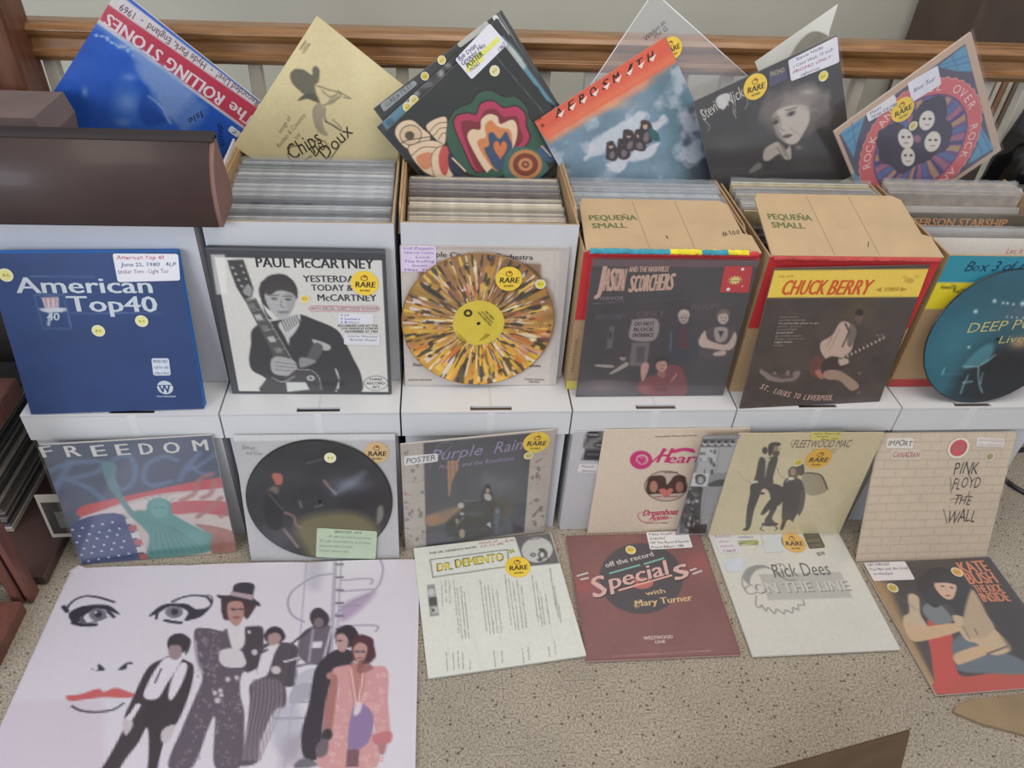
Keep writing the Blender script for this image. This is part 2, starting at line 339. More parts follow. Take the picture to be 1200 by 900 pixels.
POSE = {
 'stones': ((-0.5755, 0.4429, 0.6869), (0.0246, 0.0063, -0.8408), 0.315, [(46.2, 134.2), (139.0, -13.4), (313.3, 125.0), (216.4, 248.5)]),
 'chips': ((-0.1999, 0.4259, 0.6636), (0.0272, 0.0986, -0.914), 0.315, [(273.4, 170.1), (371.3, 18.3), (524.4, 141.4), (424.0, 273.0)]),
 'dylan': ((0.0671, 0.3775, 0.6691), (0.0905, 0.1913, -0.7181), 0.285, [(452.1, 153.7), (577.0, 35.1), (678.4, 167.6), (560.2, 272.4)]),
 'dylanB': ((0.0771, 0.3851, 0.6536), (0.0902, 0.1912, -0.6953), 0.315, [(441.6, 149.0), (582.2, 21.2), (689.8, 170.3), (557.9, 281.9)]),
 'dylanC': ((0.0592, 0.3957, 0.6602), (0.09, 0.1916, -0.6161), 0.315, [(437.4, 127.2), (587.6, 11.5), (683.4, 169.8), (544.3, 270.9)]),
 'aero': ((0.3744, 0.3696, 0.6262), (0.1042, 0.3036, -0.5378), 0.315, [(626.5, 142.6), (779.6, 42.8), (850.0, 201.4), (708.0, 292.3)]),
 'aerosleeve': ((0.4886, 0.42, 0.7268), (0.0947, 0.2862, -0.9592), 0.330, [(653.0, 158.0), (766.2, -9.8), (898.5, 109.4), (787.5, 260.3)]),
 'stevie': ((0.6672, 0.3948, 0.6355), (0.1224, 0.1229, -0.4084), 0.315, [(812.8, 118.8), (980.2, 41.3), (999.7, 204.9), (849.3, 273.3)]),
 'kiss': ((1.023, 0.4128, 0.6613), (0.1372, 0.0535, -0.6669), 0.315, [(976.4, 153.9), (1137.2, 37.1), (1172.2, 175.4), (1026.8, 275.0)]),
 'at40': ((-0.738, 0.0165, 0.3649), (0.0395, 0.2066, 0.0), 0.315, [(-13.6, 292.2), (210.1, 290.5), (242.0, 472.4), (41.4, 478.8)]),
 'mac': ((-0.3787, 0.0630, 0.3649), (-0.0184, 0.0872, 0.0), 0.315, [(242.0, 287.0), (451.2, 291.3), (459.0, 458.4), (274.0, 457.3)]),
 'temple': ((-0.037, 0.0846, 0.3649), (-0.0, 0.0623, 0.0), 0.316, [(468.3, 286.7), (668.2, 289.2), (651.5, 450.2), (474.5, 451.1)]),
 'jason': ((0.3148, 0.0460, 0.3649), (0.004, 0.0467, 0.0), 0.316, [(694.3, 301.8), (888.9, 303.5), (846.2, 460.9), (673.8, 462.5)]),
 'chuck': ((0.6524, 0.0133, 0.3649), (0.0607, 0.1051, 0.0), 0.315, [(907.0, 314.3), (1089.0, 310.1), (1030.0, 469.7), (866.2, 477.9)]),
 'freedom': ((-0.7261, -0.055, 0.001), (0.0738, 0.1258, 0.0), 0.315, [(46.6, 520.9), (248.4, 509.0), (277.4, 645.6), (97.1, 660.3)]),
 'pic': ((-0.3728, -0.0742, 0.001), (-0.0065, 0.2193, 0.0), 0.318, [(273.4, 509.7), (463.1, 508.4), (468.0, 654.3), (294.8, 658.0)]),
 'purple': ((-0.0432, -0.0291, 0.001), (0.1241, 0.0171, 0.0), 0.318, [(469.0, 520.1), (651.2, 502.3), (637.0, 622.9), (475.3, 642.9)]),
 'heart': ((0.3731, -0.0160, 0.001), (0.0031, 0.0371, 0.0), 0.315, [(707.4, 501.1), (878.8, 498.9), (841.2, 618.2), (687.5, 622.2)]),
 'collage': ((0.5781, -0.0275, 0.001), (0.0455, 0.0216, 0.0), 0.315, [(823.3, 508.8), (989.1, 501.4), (939.5, 617.8), (790.5, 627.0)]),
 'fleet': ((0.6565, -0.0380, 0.001), (-0.0091, 0.0412, 0.0), 0.318, [(864.6, 504.7), (1034.3, 503.9), (980.4, 623.5), (827.9, 626.1)]),
 'floyd': ((0.9823, -0.1176, 0.001), (-0.0016, 0.3668, 0.0), 0.316, [(1030.7, 507.4), (1190.4, 505.7), (1153.7, 653.4), (1002.4, 657.5)]),
 'dem': ((0.0082, -0.3496, 0.005), (0.1107, 1.5708, 0.0), 0.315, [(484.7, 643.5), (645.5, 625.2), (687.1, 769.2), (501.6, 795.9)]),
 'spec': ((0.3214, -0.3441, 0.005), (0.0028, 1.5708, 0.0), 0.315, [(662.8, 629.0), (818.9, 624.9), (868.0, 768.1), (687.8, 775.9)]),
 'rick': ((0.6592, -0.3477, 0.005), (0.0072, 1.5708, 0.0), 0.315, [(830.0, 626.6), (980.4, 622.1), (1054.5, 762.1), (881.7, 770.3)]),
 'kate': ((0.9995, -0.4414, 0.005), (0.033, 1.5708, 0.0), 0.315, [(1009.9, 662.1), (1158.5, 653.5), (1267.0, 801.7), (1097.0, 815.5)]),
}
def cover(key, label, A, cat='record album', t=.004, edge=(205, 200, 190), gloss='satin', sleeve=None, pose=None, group=None):
    """one album: card jacket, picture, lettering, stickers, sometimes a clear outer sleeve"""
    loc, ang, S, _ = pose or POSE[key]
    root = thing('record_album', label, cat, group=group); root.matrix_world = pose_matrix(loc, ang)
    if gloss == 'flat': m = printed('print_flat', .75)
    elif gloss == 'satin': m = printed('print_satin', .5, .25, .35)
    else: m = printed('print_gloss', .4, .8, .13)
    off = 0 if abs(ang[1]-math.pi/2) > .01 else 0
    box('jacket', -A.W/2, A.W/2, -t/2, t/2, 0, A.H, mat('card_%d_%d_%d' % tuple(edge), edge, .7, .04, 60), root, bevel=min(.0012, t*.3))
    build_art(A, root, -t/2-.0003, m); A.ink.build('lettering', -t/2-.0006, printed('ink'), root)
    build_extras(A, root, -t/2-(.0012 if sleeve != 'under' else .0012))
    if sleeve:
        e = .004; n = 14; g = np.linspace(0, 1, n); U, V = np.meshgrid(g, g)
        Y = -t/2-.003-np.abs(fbm(n, 3, 2, sum(map(ord, key)))-.5)*.003
        V3 = np.stack([(U-.5)*(A.W+2*e), Y, (1-V)*(A.H+2*e)-e*.2], -1).reshape(-1, 3)
        me = grid_mesh('clear_sleeve', V3, n, n)
        for p in me.polygons: p.use_smooth = True
        link('clear_sleeve', me, film('clear_film'), root)
    return root
# ================================================================ the setting
def carpet():
    m = bpy.data.materials.new('carpet'); m.use_nodes = True; nt = m.node_tree; b = nt.nodes['Principled BSDF']; b.inputs['Roughness'].default_value = .95
    tc = nt.nodes.new('ShaderNodeTexCoord')
    def N(t, **k):
        n = nt.nodes.new(t)
        for a, v in k.items(): n.inputs[a].default_value = v
        return n
    n1 = N('ShaderNodeTexNoise', Scale=260, Detail=5); n2 = N('ShaderNodeTexVoronoi', Scale=150); n3 = N('ShaderNodeTexNoise', Scale=5, Detail=3); n4 = N('ShaderNodeTexNoise', Scale=60, Detail=3)
    for n in (n1, n2, n3, n4): nt.links.new(tc.outputs['Object'], n.inputs['Vector'])
    r1 = nt.nodes.new('ShaderNodeValToRGB'); e = r1.color_ramp.elements; e[0].position = .33; e[0].color = rgba((126, 115, 100)); e[1].position = .62; e[1].color = rgba((188, 178, 162))
    x = e.new(.45); x.color = rgba((162, 150, 133)); nt.links.new(n1.outputs['Fac'], r1.inputs[0])
    # sparse dark flecks: a few voronoi cells picked by their random colour
    sep = nt.nodes.new('ShaderNodeSeparateColor'); nt.links.new(n2.outputs['Color'], sep.inputs[0])
    g = nt.nodes.new('ShaderNodeMath'); g.operation = 'GREATER_THAN'; g.inputs[1].default_value = .94; nt.links.new(sep.outputs[0], g.inputs[0])
    d = nt.nodes.new('ShaderNodeMath'); d.operation = 'LESS_THAN'; d.inputs[1].default_value = .42; nt.links.new(n2.outputs['Distance'], d.inputs[0])
    k = nt.nodes.new('ShaderNodeMath'); k.operation = 'MULTIPLY'; nt.links.new(g.outputs[0], k.inputs[0]); nt.links.new(d.outputs[0], k.inputs[1])
    k2 = nt.nodes.new('ShaderNodeMath'); k2.operation = 'MULTIPLY'; k2.inputs[1].default_value = .75; nt.links.new(k.outputs[0], k2.inputs[0])
    mx = nt.nodes.new('ShaderNodeMix'); mx.data_type = 'RGBA'; mx.inputs[7].default_value = rgba((78, 64, 50)); nt.links.new(k2.outputs[0], mx.inputs[0]); nt.links.new(r1.outputs[0], mx.inputs[6])
    r3 = nt.nodes.new('ShaderNodeMapRange'); r3.inputs[1].default_value = .3; r3.inputs[2].default_value = .7; r3.inputs[3].default_value = .88; r3.inputs[4].default_value = 1.08; nt.links.new(n3.outputs['Fac'], r3.inputs[0])
    m2 = nt.nodes.new('ShaderNodeMix'); m2.data_type = 'RGBA'; m2.blend_type = 'MULTIPLY'; m2.inputs[0].default_value = 1; nt.links.new(mx.outputs[2], m2.inputs[6]); nt.links.new(r3.outputs[0], m2.inputs[7])
    nt.links.new(m2.outputs[2], b.inputs['Base Color'])
    bp = nt.nodes.new('ShaderNodeBump'); bp.inputs['Strength'].default_value = .8; bp.inputs['Distance'].default_value = .003; nt.links.new(n1.outputs['Fac'], bp.inputs['Height'])
    b2 = nt.nodes.new('ShaderNodeBump'); b2.inputs['Strength'].default_value = .5; b2.inputs['Distance'].default_value = .005; nt.links.new(n4.outputs['Fac'], b2.inputs['Height']); nt.links.new(bp.outputs[0], b2.inputs['Normal']); nt.links.new(b2.outputs[0], b.inputs['Normal'])
    return m
struct(box('floor', -2.6, 2.6, -2.8, .66, -.12, 0, carpet()))
struct(box('wall_back', -2.6, 2.6, 1.6, 1.7, -1.4, 2.6, mat('wall_paint', (196, 194, 180), .8, .015, 3, .1, bscale=120)))
oak = mat('oak', (160, 118, 76), .38, c2=(122, 84, 50), scale=10, stretch=(1, 9, 9), bump=.12, coat=.3)
oak_dark = mat('oak_dark', (118, 74, 54), .45, c2=(84, 50, 38), scale=8, stretch=(7, 7, 1), bump=.15, coat=.2)
white_wood = mat('white_wood', (214, 210, 200), .5, .03, 8)
# ---------------------------------------------------------------- railing
rail = thing('stair_railing', 'oak handrail on square white balusters running behind the rotated albums', 'railing', (0, .54, 0))
prof = [(0, -.062), (.004, -.066), (.012, -.066), (.012, -.074), (.058, -.074), (.058, -.066), (.066, -.066), (.07, -.062), (.07, -.053), (.062, -.05), (.06, -.03), (.07, -.022), (.074, -.012), (.068, -.004), (.055, 0), (.02, .001), (.006, -.003), (-.002, -.012), (.002, -.022), (.01, -.03), (.008, -.05), (0, -.053)]
hr = prism('handrail', prof, 'x', -1.0, 1.9, oak, rail, .0008); hr.location = (0, 0, .933); hr.rotation_euler = (0, R(-.62), 0)
for k in range(-1, 27):
    x = -.925+.1035*k; box('baluster', x-.013, x+.013, .022, .048, .0, .855+.0108*(x+1), white_wood, rail, .002)
box('shoe_rail', -1.0, 1.9, .01, .06, 0, .025, oak, rail, .003)
np_ = box('newel_post', -1.09, -.94, -.075, .03, 0, 1.32, oak_dark, rail, .012, 2)
# ---------------------------------------------------------------- cardboard boxes
WHITE = mat('white_card', (205, 207, 212), .55, .012, 14, .12, stretch=(1, 1, .05), bscale=150)
WHITE2 = mat('white_card_lid', (216, 217, 218), .55, .012, 9, .08)
KRAFT = mat('kraft', (176, 146, 108), .8, .05, 30, .15)
KRAFT_D = mat('kraft_inside', (140, 114, 84), .85, .06, 30)
KRAFT_F = mat('kraft_flap', (186, 160, 124), .75, .03, 18, .1, stretch=(1, .2, 1))
DARK = mat('dark_gap', (52, 48, 46), .9, .1, 30)
def panel(name, x0, x1, y0, y1, z0, z1, outer, side, root, inner=None):
    bm = bmesh.new(); box_bm(bm, x0, x1, y0, y1, z0, z1); bm.normal_update()
    D = {'-y': (0, -1, 0), '+y': (0, 1, 0), '-x': (-1, 0, 0), '+x': (1, 0, 0), '-z': (0, 0, -1)}[side]
    for f in bm.faces: f.material_index = 0 if f.normal.dot(Vector(D)) > .9 else 1
    return link(name, bm_mesh(bm, name), [outer, inner or KRAFT], root)
def open_box(label, x0, x1, y0, d, z0, h, outer, group, name='record_box', left_tilt=0, right_tilt=0):
    cx = (x0+x1)/2; hw = (x1-x0)/2; t = .004
    r = thing(name, label, 'box', (cx, y0, z0), group=group)
    panel('front_panel', -hw, hw, 0, t, 0, h, outer, '-y', r); panel('back_panel', -hw, hw, d-t, d, 0, h-.012, outer, '+y', r)
    a = panel('side_panel', -hw, -hw+t, t, d-t, 0, h, outer, '-x', r); b = panel('side_panel', hw-t, hw, t, d-t, 0, h, outer, '+x', r)
    panel('bottom_panel', -hw+t, hw-t, t, d-t, 0, t, outer, '-z', r)
    return r
def lidded_box(i, x0, x1, label):
    H, hl, t = .3639, .064, .004; cx = (x0+x1)/2; hw = (x1-x0)/2-.0018; d = .40
    r = thing('storage_box', label, 'box', (cx, 0, 0), group='lidded white boxes on the floor')
    bw = hw-.006
    panel('front_panel', -bw, bw, .006, .010, 0, H-.008, WHITE, '-y', r); panel('back_panel', -bw, bw, d-.010, d-.006, 0, H-.008, WHITE, '+y', r)
    panel('side_panel', -bw, -bw+t, .010, d-.010, 0, H-.008, WHITE, '-x', r); panel('side_panel', bw-t, bw, .010, d-.010, 0, H-.008, WHITE, '+x', r)
    panel('bottom_panel', -bw+t, bw-t, .010, d-.010, 0, t, WHITE, '-z', r)
    bm = bmesh.new(); sw = .042; sy0, sy1 = .004, .017; off = .02-.006*i
    for (a, b, c, e) in ((-hw, hw, 0, sy0), (-hw, off-sw, sy0, sy1), (off+sw, hw, sy0, sy1), (-hw, hw, sy1, d)): box_bm(bm, a, b, c, e, H-.005, H)
    bmesh.ops.remove_doubles(bm, verts=bm.verts, dist=1e-5)
    box_bm(bm, -hw, hw, 0, .005, H-hl, H-.0045); box_bm(bm, -hw, hw, d-.005, d, H-hl, H-.0045)
    box_bm(bm, -hw, -hw+.005, .005, d-.005, H-hl, H-.0045); box_bm(bm, hw-.005, hw, .005, d-.005, H-hl, H-.0045)
    lid = link('lid', bm_mesh(bm, 'lid'), WHITE2, r)
    box('hand_slot', off-sw, off+sw, sy0, sy1, H-.0075, H-.006, DARK if i < 2 else mat('slot_brown', (92, 76, 62), .9), lid)
    box('tape_strip', off-.008, off+.008, -.0005, 0, H-hl+.002, H-.004, mat('tape', (222, 223, 224), .4), lid)
    box('tape_strip', off-.002, off+.002, sy1, d-.05, H, H+.0004, mat('tape_seam', (206, 206, 206), .4), lid)
    return r
LX = [-.9186, -.5507, -.2015, .1449, .4907, .8519, 1.1970]
LL = ['lidded white box under the box with the dark brown case, leftmost of the bottom row', 'lidded white box on the floor behind the black picture disc', 'lidded white box on the floor behind the dark purple album with a POSTER label',
      'lidded white box on the floor behind the cream album with pink lettering', 'lidded white box on the floor behind the cream album of two dark figures', 'lidded white box on the floor behind the brick-pattern album, rightmost of the bottom row']
for i in range(6): lidded_box(i, LX[i], LX[i+1], LL[i])
ZU = .3649
GB = 'open record boxes on the upper row'
b1 = open_box('open white box topped by the dark brown case, leftmost of the upper row', -.902, -.5515, .0986, .35, ZU, .359, WHITE, GB)
b2 = open_box('open white record box full of grey sleeves behind the black and white guitarist album', -.5377, -.204, .1015, .345, ZU, .359, WHITE, GB)
b3 = open_box('open white record box of worn cream edges behind the splattered orange disc', -.1924, .1343, .1072, .34, ZU, .359, WHITE, GB)
brown_m = [WHITE]
def moving_box(label, x0, x1, y0, A, colour):
    r = open_box(label, x0, x1, y0, .365, ZU, .325, KRAFT, GB, 'moving_box')
    hw = (x1-x0)/2; n0 = Vector((0, 0, 0))
    a = build_art(A, r, -.0006, printed('print_carton', .7)); a.name = 'printed_front'; A.ink.build('lettering', -.001, printed('ink_flat', .7), r)
    for s in (-1, 1):                                            # coloured strip wrapped on the outer sides
        for (c, z0, z1) in (): box('printed_band', s*hw-.0004 if s > 0 else -hw-.0008, s*hw+.0008 if s > 0 else -hw+.0004, 0, .36, z0, z1, mat('band_%d_%d_%d' % c, c, .6, .04, 20), r)
    return r
UQ = [(0, 0), (1, 0), (1, 1), (0, 1)]
def carton(top, lo, split, w, bottom):
    A = Art(UQ, (0, 0, 1), 70, (170, 140, 104), w, .325); A.mottle(.06, 5, 3)
    A.band(0, split, top); A.band(split, split+lo[1], lo[0]); A.band(.94, 1, bottom, .9); return A
RED = (196, 48, 52); YEL = (226, 206, 40); CYA = (52, 144, 164)
A4 = carton(RED, ((176, 146, 110), .1), .46, .3354, (214, 200, 90)); A4.text('MANTENGA', (.035, .86), (.035, .60), .018, (120, 98, 76))
m4 = moving_box('kraft moving box with red printed top behind the dark album with a red burst label', .1401, .4755, .0687, A4, [(RED, .18, .324)])
A5 = carton(RED, ((176, 146, 110), .1), .5, .3391, (176, 146, 110))
m5 = moving_box('kraft moving box with red printed top behind the album with a yellow title strip', .4895, .8286, .0588, A5, [(RED, .17, .324)])
A6 = carton(CYA, (YEL, .19), .18, .336, (178, 60, 58)); A6.text('Box 3 of 6', (.12, .105), (.50, .095), .062, (30, 60, 90), 0, .2, .12); A6.line([(.04, .215), (.08, .22), (.12, .21), (.13, .24)], 2, (40, 40, 40)); A6.line([(.15, .25), (.2, .235), (.28, .24), (.24, .28), (.21, .26), (.27, .21)], 2, (40, 40, 40))
m6 = moving_box('kraft moving box with turquoise and yellow bands, rightmost of the upper row', .852, 1.188, .0706, A6, [(CYA, .26, .324), (YEL, .19, .26)])
# folded flaps with their stencilled words
def flap(root, x0, x1, y0, z0, y1, z1, quad, view, words, scrib):
    L = math.hypot(y1-y0, z1-z0); w = x1-x0; A = Art(quad, view, 4, (0, 0, 0), w, L)
    hw = w/2; out = [(-hw, 0), (hw, 0), (hw-.006, L*.32), (hw-.022, L*.36), (hw-.03, L*.93), (hw-.045, L), (-hw+.012, L), (-hw+.004, L*.9), (-hw+.001, L*.3)]
    f = prism('flap', out, 'y', 0, .004, KRAFT_F, root); f.matrix_local = Matrix.Translation(-root.location) @ Matrix.Translation(((x0+x1)/2, y0, z0)) @ Matrix.Rotation(-(math.pi/2-math.atan2(z1-z0, y1-y0)), 4, 'X')
    for t, p0, p1, h in words: A.text(t, p0, p1, h, (98, 108, 66), 1)
    for t, p0, p1, h in scrib: A.text(t, p0, p1, h, (70, 55, 45), 0, .2, .15)
    for u in (.36, .62): A.ink.add([(-hw+w*u, .004), (-hw+w*u+.0014, .004), (-hw+w*(u-.03)+.0014, L-.006), (-hw+w*(u-.03), L-.006)], [(0, 1, 2, 3)], (170, 144, 108))
    A.ink.build('lettering', -.0005, printed('ink_flat', .7), f)
    return f
flap(m4, .145, .477, .069, .692, .222, .722, [(681, 235), (855, 237), (886, 300), (687, 291)], (640, 180, 4),
     [('PEQUEÑA', (207, 312), (400, 312), 21), ('SMALL', (217, 346), (357, 346), 21)], [('#-100', (783, 392), (870, 384), 20), ('\\', (512, 400), (536, 398), 14)])
flap(m5, .494, .834, .060, .692, .222, .740, [(884, 227.5), (1065, 227.5), (1097, 302), (902, 299)], (820, 190, 4),
     [('PEQUEÑA', (322, 270), (512, 274), 25), ('SMALL', (336, 308), (480, 312), 25)], [('/', (750, 398), (765, 396), 24)])
def torn(root, x0, x1, y, z, c, seed):
    """ragged torn print layer along the crease"""
    rr = random.Random(seed); bm = bmesh.new(); n = 46; V = []
    for i in range(n+1):
        x = x0+(x1-x0)*i/n; j = rr.uniform(0, .006)
        V.append([bm.verts.new((x, y-.0015-rr.random()*.002, z-.0035)), bm.verts.new((x, y-.0022-rr.random()*.002, z-.001+j*.25)), bm.verts.new((x, y+.003+j*.6, z+.0032+rr.random()*.0006))])
    for a, b in zip(V, V[1:]):
        for k in (0, 1): bm.faces.new((a[k], b[k], b[k+1], a[k+1]))
    o = link('torn_edge', bm_mesh(bm, 'torn_edge', smooth=True), mat('torn_%d_%d_%d' % c, c, .7, .08, 60), root); o.location = -root.location
torn(m4, .147, .47, .066, .6895, RED, 1); torn(m4, .15, .30, .063, .6945, CYA, 2); torn(m4, .30, .45, .064, .6940, YEL, 3); torn(m4, .36, .41, .0625, .6945, CYA, 4); torn(m5, .497, .828, .0575, .6885, (186, 70, 66), 5)
def upper_flap(root, x, y0, y1, z, dz, lean, m=None, c=None):
    """side flap standing up along a box edge"""
    o = prism('side_flap', [(y0, z-.03), (y1, z-.03), (y1-.01, z+dz), (y0+.06, z+dz*.6)], 'x', 0, .004, m or KRAFT, root); o.matrix_local = Matrix.Translation(-root.location) @ Matrix.Translation((x, 0, 0)) @ Matrix.Rotation(0, 4, 'Y')
for rt, x in ((b2, -.542), (b3, -.197), (b3, .1345), (m4, .4757), (m5, .829)): upper_flap(rt, x, .12 if rt is not b2 else .24, .44, .724 if rt in (b2, b3) else .69, .006, 0)
upper_flap(b2, -.5462, .27, .44, .724, .018, 0, WHITE)
# ---------------------------------------------------------------- records standing in the boxes
def slab_mesh(c, wdt, hgt, t, lip):
    key = (c, round(wdt, 3), round(hgt, 3), round(t, 4), lip)
    if key in slab_mesh.c: return slab_mesh.c[key]
    bm = bmesh.new(); box_bm(bm, -wdt/2, wdt/2, -t/2, t/2, 0, hgt)
    bmesh.ops.bevel(bm, geom=[e for e in bm.edges], offset=t*.25, segments=1, affect='EDGES')
    if lip:
        rr = random.Random(str(key)); n = 16
        for s in (-1, 1):
            row = []
            for i in range(n+1):
                x = -wdt/2-.002+(wdt+.004)*i/n; row.append((bm.verts.new((x, s*t*.55, hgt-.012)), bm.verts.new((x, s*t*.55+rr.uniform(-.0012, .0012), hgt+lip+rr.uniform(-.0012, .0012)))))
            for a, b in zip(row, row[1:]): bm.faces.new((a[0], b[0], b[1], a[1])).material_index = 1
    me = bm_mesh(bm, 'record'); me.materials.append(mat('jacket_%d_%d_%d' % c, c, .6, .08, 50)); me.materials.append(film('lip_film', .16, .25, (225, 228, 232), .10))
    slab_mesh.c[key] = me; lin_name[me.name] = cname(c); return me
slab_mesh.c = {}; lin_name = {}
def row_of(x0, x1, ys, zt, cols, tilt, label, group, lip=.006, t=.0055, seed=1, dz=.006, name='record'):
    rr = random.Random(seed); w = min(.312, x1-x0-.014); P = []
    for i, y in enumerate(ys):
        c = cols[rr.randrange(len(cols))] if not callable(cols) else cols(i, rr)
        me = slab_mesh(c, w, .312, t*rr.choice((.75, 1)), lip if rr.random() < .8 else 0)
        o = bpy.data.objects.new(name, me); COL.objects.link(o); z = zt(i/max(1, len(ys)-1)) if callable(zt) else zt
        tl = R(tilt+rr.uniform(-.06, .06)); top = z+rr.uniform(-dz, dz)
        o.matrix_world = Matrix.Translation(((x0+x1)/2+rr.uniform(-1, 1)*max(0, (x1-x0-w)/2-.0065), y, max(.3692, top-.312*math.cos(tl)))) @ Matrix.Rotation(rr.uniform(-.001, .001), 4, 'Z') @ Matrix.Rotation(-tl, 4, 'X')
        tag(o, label, 'record', group); P.append(o)
    return P
ORD = ['front', 'second', 'third', 'fourth', 'fifth', 'sixth', 'seventh', 'eighth', 'ninth', 'tenth', 'eleventh', 'twelfth', '13th', '14th', '15th', '16th', '17th', '18th', '19th', '20th', '21st', '22nd', '23rd', '24th', '25th', '26th', '27th', '28th', '29th', '30th', '31st', '32nd', '33rd', '34th', '35th']
_row = row_of
def row_of(*a, **k):
    k2 = dict(k); L = a[6]; P = _row(*a, **k2); n = len(P)
    for i, o in enumerate(P):
        c = lin_name[o.data.name]; w = ('frontmost' if i == 0 else ORD[i]+' from the front' if i < (n+1)//2 else 'rearmost' if i == n-1 else ORD[n-1-i]+' from the back')
        o['label'] = '%s-edged record %s, %s' % (c, L, w)
    return P
def cname(c):
    m = sum(c)/3; w = c[0]-c[2]
    if w > 40: return 'tan' if m < 175 else 'cream'
    if w > 14: return 'brown' if m < 110 else 'taupe' if m < 160 else 'beige' if m < 195 else 'ivory'
    return 'black' if m < 80 else 'charcoal' if m < 112 else 'grey' if m < 152 else 'silver' if m < 180 else 'white'
G2 = [(150, 156, 162), (118, 124, 132), (182, 187, 192), (84, 90, 100), (206, 210, 212), (62, 66, 76), (166, 166, 164), (196, 200, 204)]
row_of(-.5335, -.208, [.118+.0088*i for i in range(32)], lambda f: .687+.021*f, G2, 3, 'in the second open box from the left', 'records in the second open box', .007, .006, 3, .003)
row_of(-.1884, .1303, [.122+.0086*i for i in range(25)], lambda f: .687+.016*f, [(206, 196, 176), (150, 142, 134), (92, 84, 82), (176, 164, 144), (70, 66, 72), (214, 206, 190), (186, 150, 136), (128, 120, 116), (196, 184, 160)], 3, 'in the third open box from the left', 'records in the third open box', .002, .006, 5, .003)
row_of(.1441, .4715, [.236+.0085*i for i in range(11)], lambda f: .690+.012*f, [(186, 196, 204), (168, 178, 186), (204, 210, 214), (150, 160, 168)], 3, 'behind the flap priced in pen', 'records in the fourth open box', .010, .005, 6, .003)
row_of(.4935, .8246, [.236+.0085*i for i in range(14)], lambda f: .690+.012*f, [(206, 200, 186), (190, 176, 130), (84, 74, 66), (220, 216, 206), (150, 140, 128)], 2, 'behind the unpriced cardboard flap', 'records in the fifth open box', .009, .005, 8, .003)
row_of(.856, 1.184, [.330+.009*i for i in range(5)], lambda f: .690+.012*f, [(206, 200, 190), (170, 160, 150), (190, 176, 160)], 3, 'at the back of the rightmost box', 'records at the back of the sixth open box', .008, .005, 9, .003)
row_of(.856, 1.184, [.105+.012*i for i in range(3)], .654, [(150, 146, 140), (120, 116, 110)], 24, 'before the bronze-lettered album', 'records in the middle of the sixth open box', .010, .005, 10, .002)
row_of(.1441, .4715, [.10+.03*i for i in range(4)], .682, [(96, 90, 84), (150, 140, 126)], 2, 'under the flap priced in pen', 'records under the flap of the fourth box', .002, .006, 11, .002)
row_of(.4935, .8246, [.09+.03*i for i in range(4)], .680, [(96, 90, 84), (150, 140, 126)], 2, 'under the unpriced cardboard flap', 'records under the flap of the fifth box', .002, .006, 12, .002)
# bright green divider and special records of the rightmost box
tag(box('divider_card', -.515, -.425, .3765, .378, .40, .706, mat('green_card', (88, 214, 96), .5, .05, 30)), 'bright green divider tab in the second box below the cream rotated album', 'divider')
def standing(key, label, A, loc, tilt, **k): return cover(key, label, A, pose=(loc, (0, R(tilt), 0), A.W, None), **k)
A = Art(UQ, (0, 0, 1), 60, (84, 74, 58), .318); A.mottle(.3, 5, 3); A.band(.0, .012, (120, 110, 90)); A.text('JEFFERSON STARSHIP', (.02, .088), (.80, .088), .052, (196, 140, 88), 1, .1)
standing('jeff', 'dark olive album with bronze capital lettering leaning in the rightmost box', A, (1.016, .185, .3725), 18, gloss='gloss', t=.004, edge=(90, 80, 64), sleeve=True)
A = Art(UQ, (0, 0, 1), 40, (196, 192, 186), .312); A.mottle(.12, 4, 5); A.text('writer', (.14, .11), (.40, .11), .035, (60, 56, 54), 1, .3)
standing('clr', 'pale sleeve with a small black scrawl at the back of the rightmost box', A, (1.016, .235, .3705), 18, t=.003, sleeve=True)
A = Art(UQ, (0, 0, 1), 40, (222, 220, 214), .312); A.text('Let it be', (.66, .10), (.86, .10), .035, (200, 120, 120), 0, .3, .1); A.text('Reduced', (.64, .155), (.84, .155), .035, (200, 110, 120), 0, .3, .1)
standing('wht', 'white sleeve with faint red handwriting at the front of the rightmost box', A, (1.016, .083, .3705), 22, t=.003)
# ---------------------------------------------------------------- dark brown case on the leftmost box
case = thing('brown_case', 'dark brown case with a worn lower edge lying on the leftmost open box', 'case', (-.75, .075, .7255))
BR = mat('brown_leatherette', (72, 53, 50), .55, c2=(58, 44, 42), scale=6, bump=.12, bscale=300, coat=.1); BRS = mat('brown_side', (128, 98, 90), .7, .08, 12); BRD = mat('brown_dark', (44, 36, 36), .7)  # BRD: darker brown of the case's rim and bottom
_o = smooth_pts([(0, 0), (-.005, .03), (-.001, .072), (.016, .108), (.046, .136)], 5, False); fr = [tuple(p) for p in _o]+[(p[0]+.006, p[1]-.002) for p in _o[::-1]]
ck = [(p[0]+.003, p[1]-.001) for p in _o]+[(.058, .143), (.095, .03), (.09, .004)]
fc = prism('front_cover', fr, 'x', -.40, .248, BR, case)
for p in fc.data.polygons: p.use_smooth = len(p.vertices) == 4
prism('side_cheek', ck, 'x', .248, .256, BRS, case)
prism('side_cheek', ck, 'x', -.41, -.40, BRS, case)
prism('rim', [(.042, .133), (.066, .134), (.068, .144), (.046, .143)], 'x', -.41, .256, BRD, case, .002)
prism('back_cover', [(.098, .0), (.105, .0), (.118, .125), (.110, .127)], 'x', -.41, -.12, BRS, case)
box('bottom', -.40, .248, .006, .105, 0, .006, BRD, case)
box('paper_label', .10, .225, -.0012, .0, .012, .020, mat('case_label', (128, 112, 106), .6, .1, 40), case)
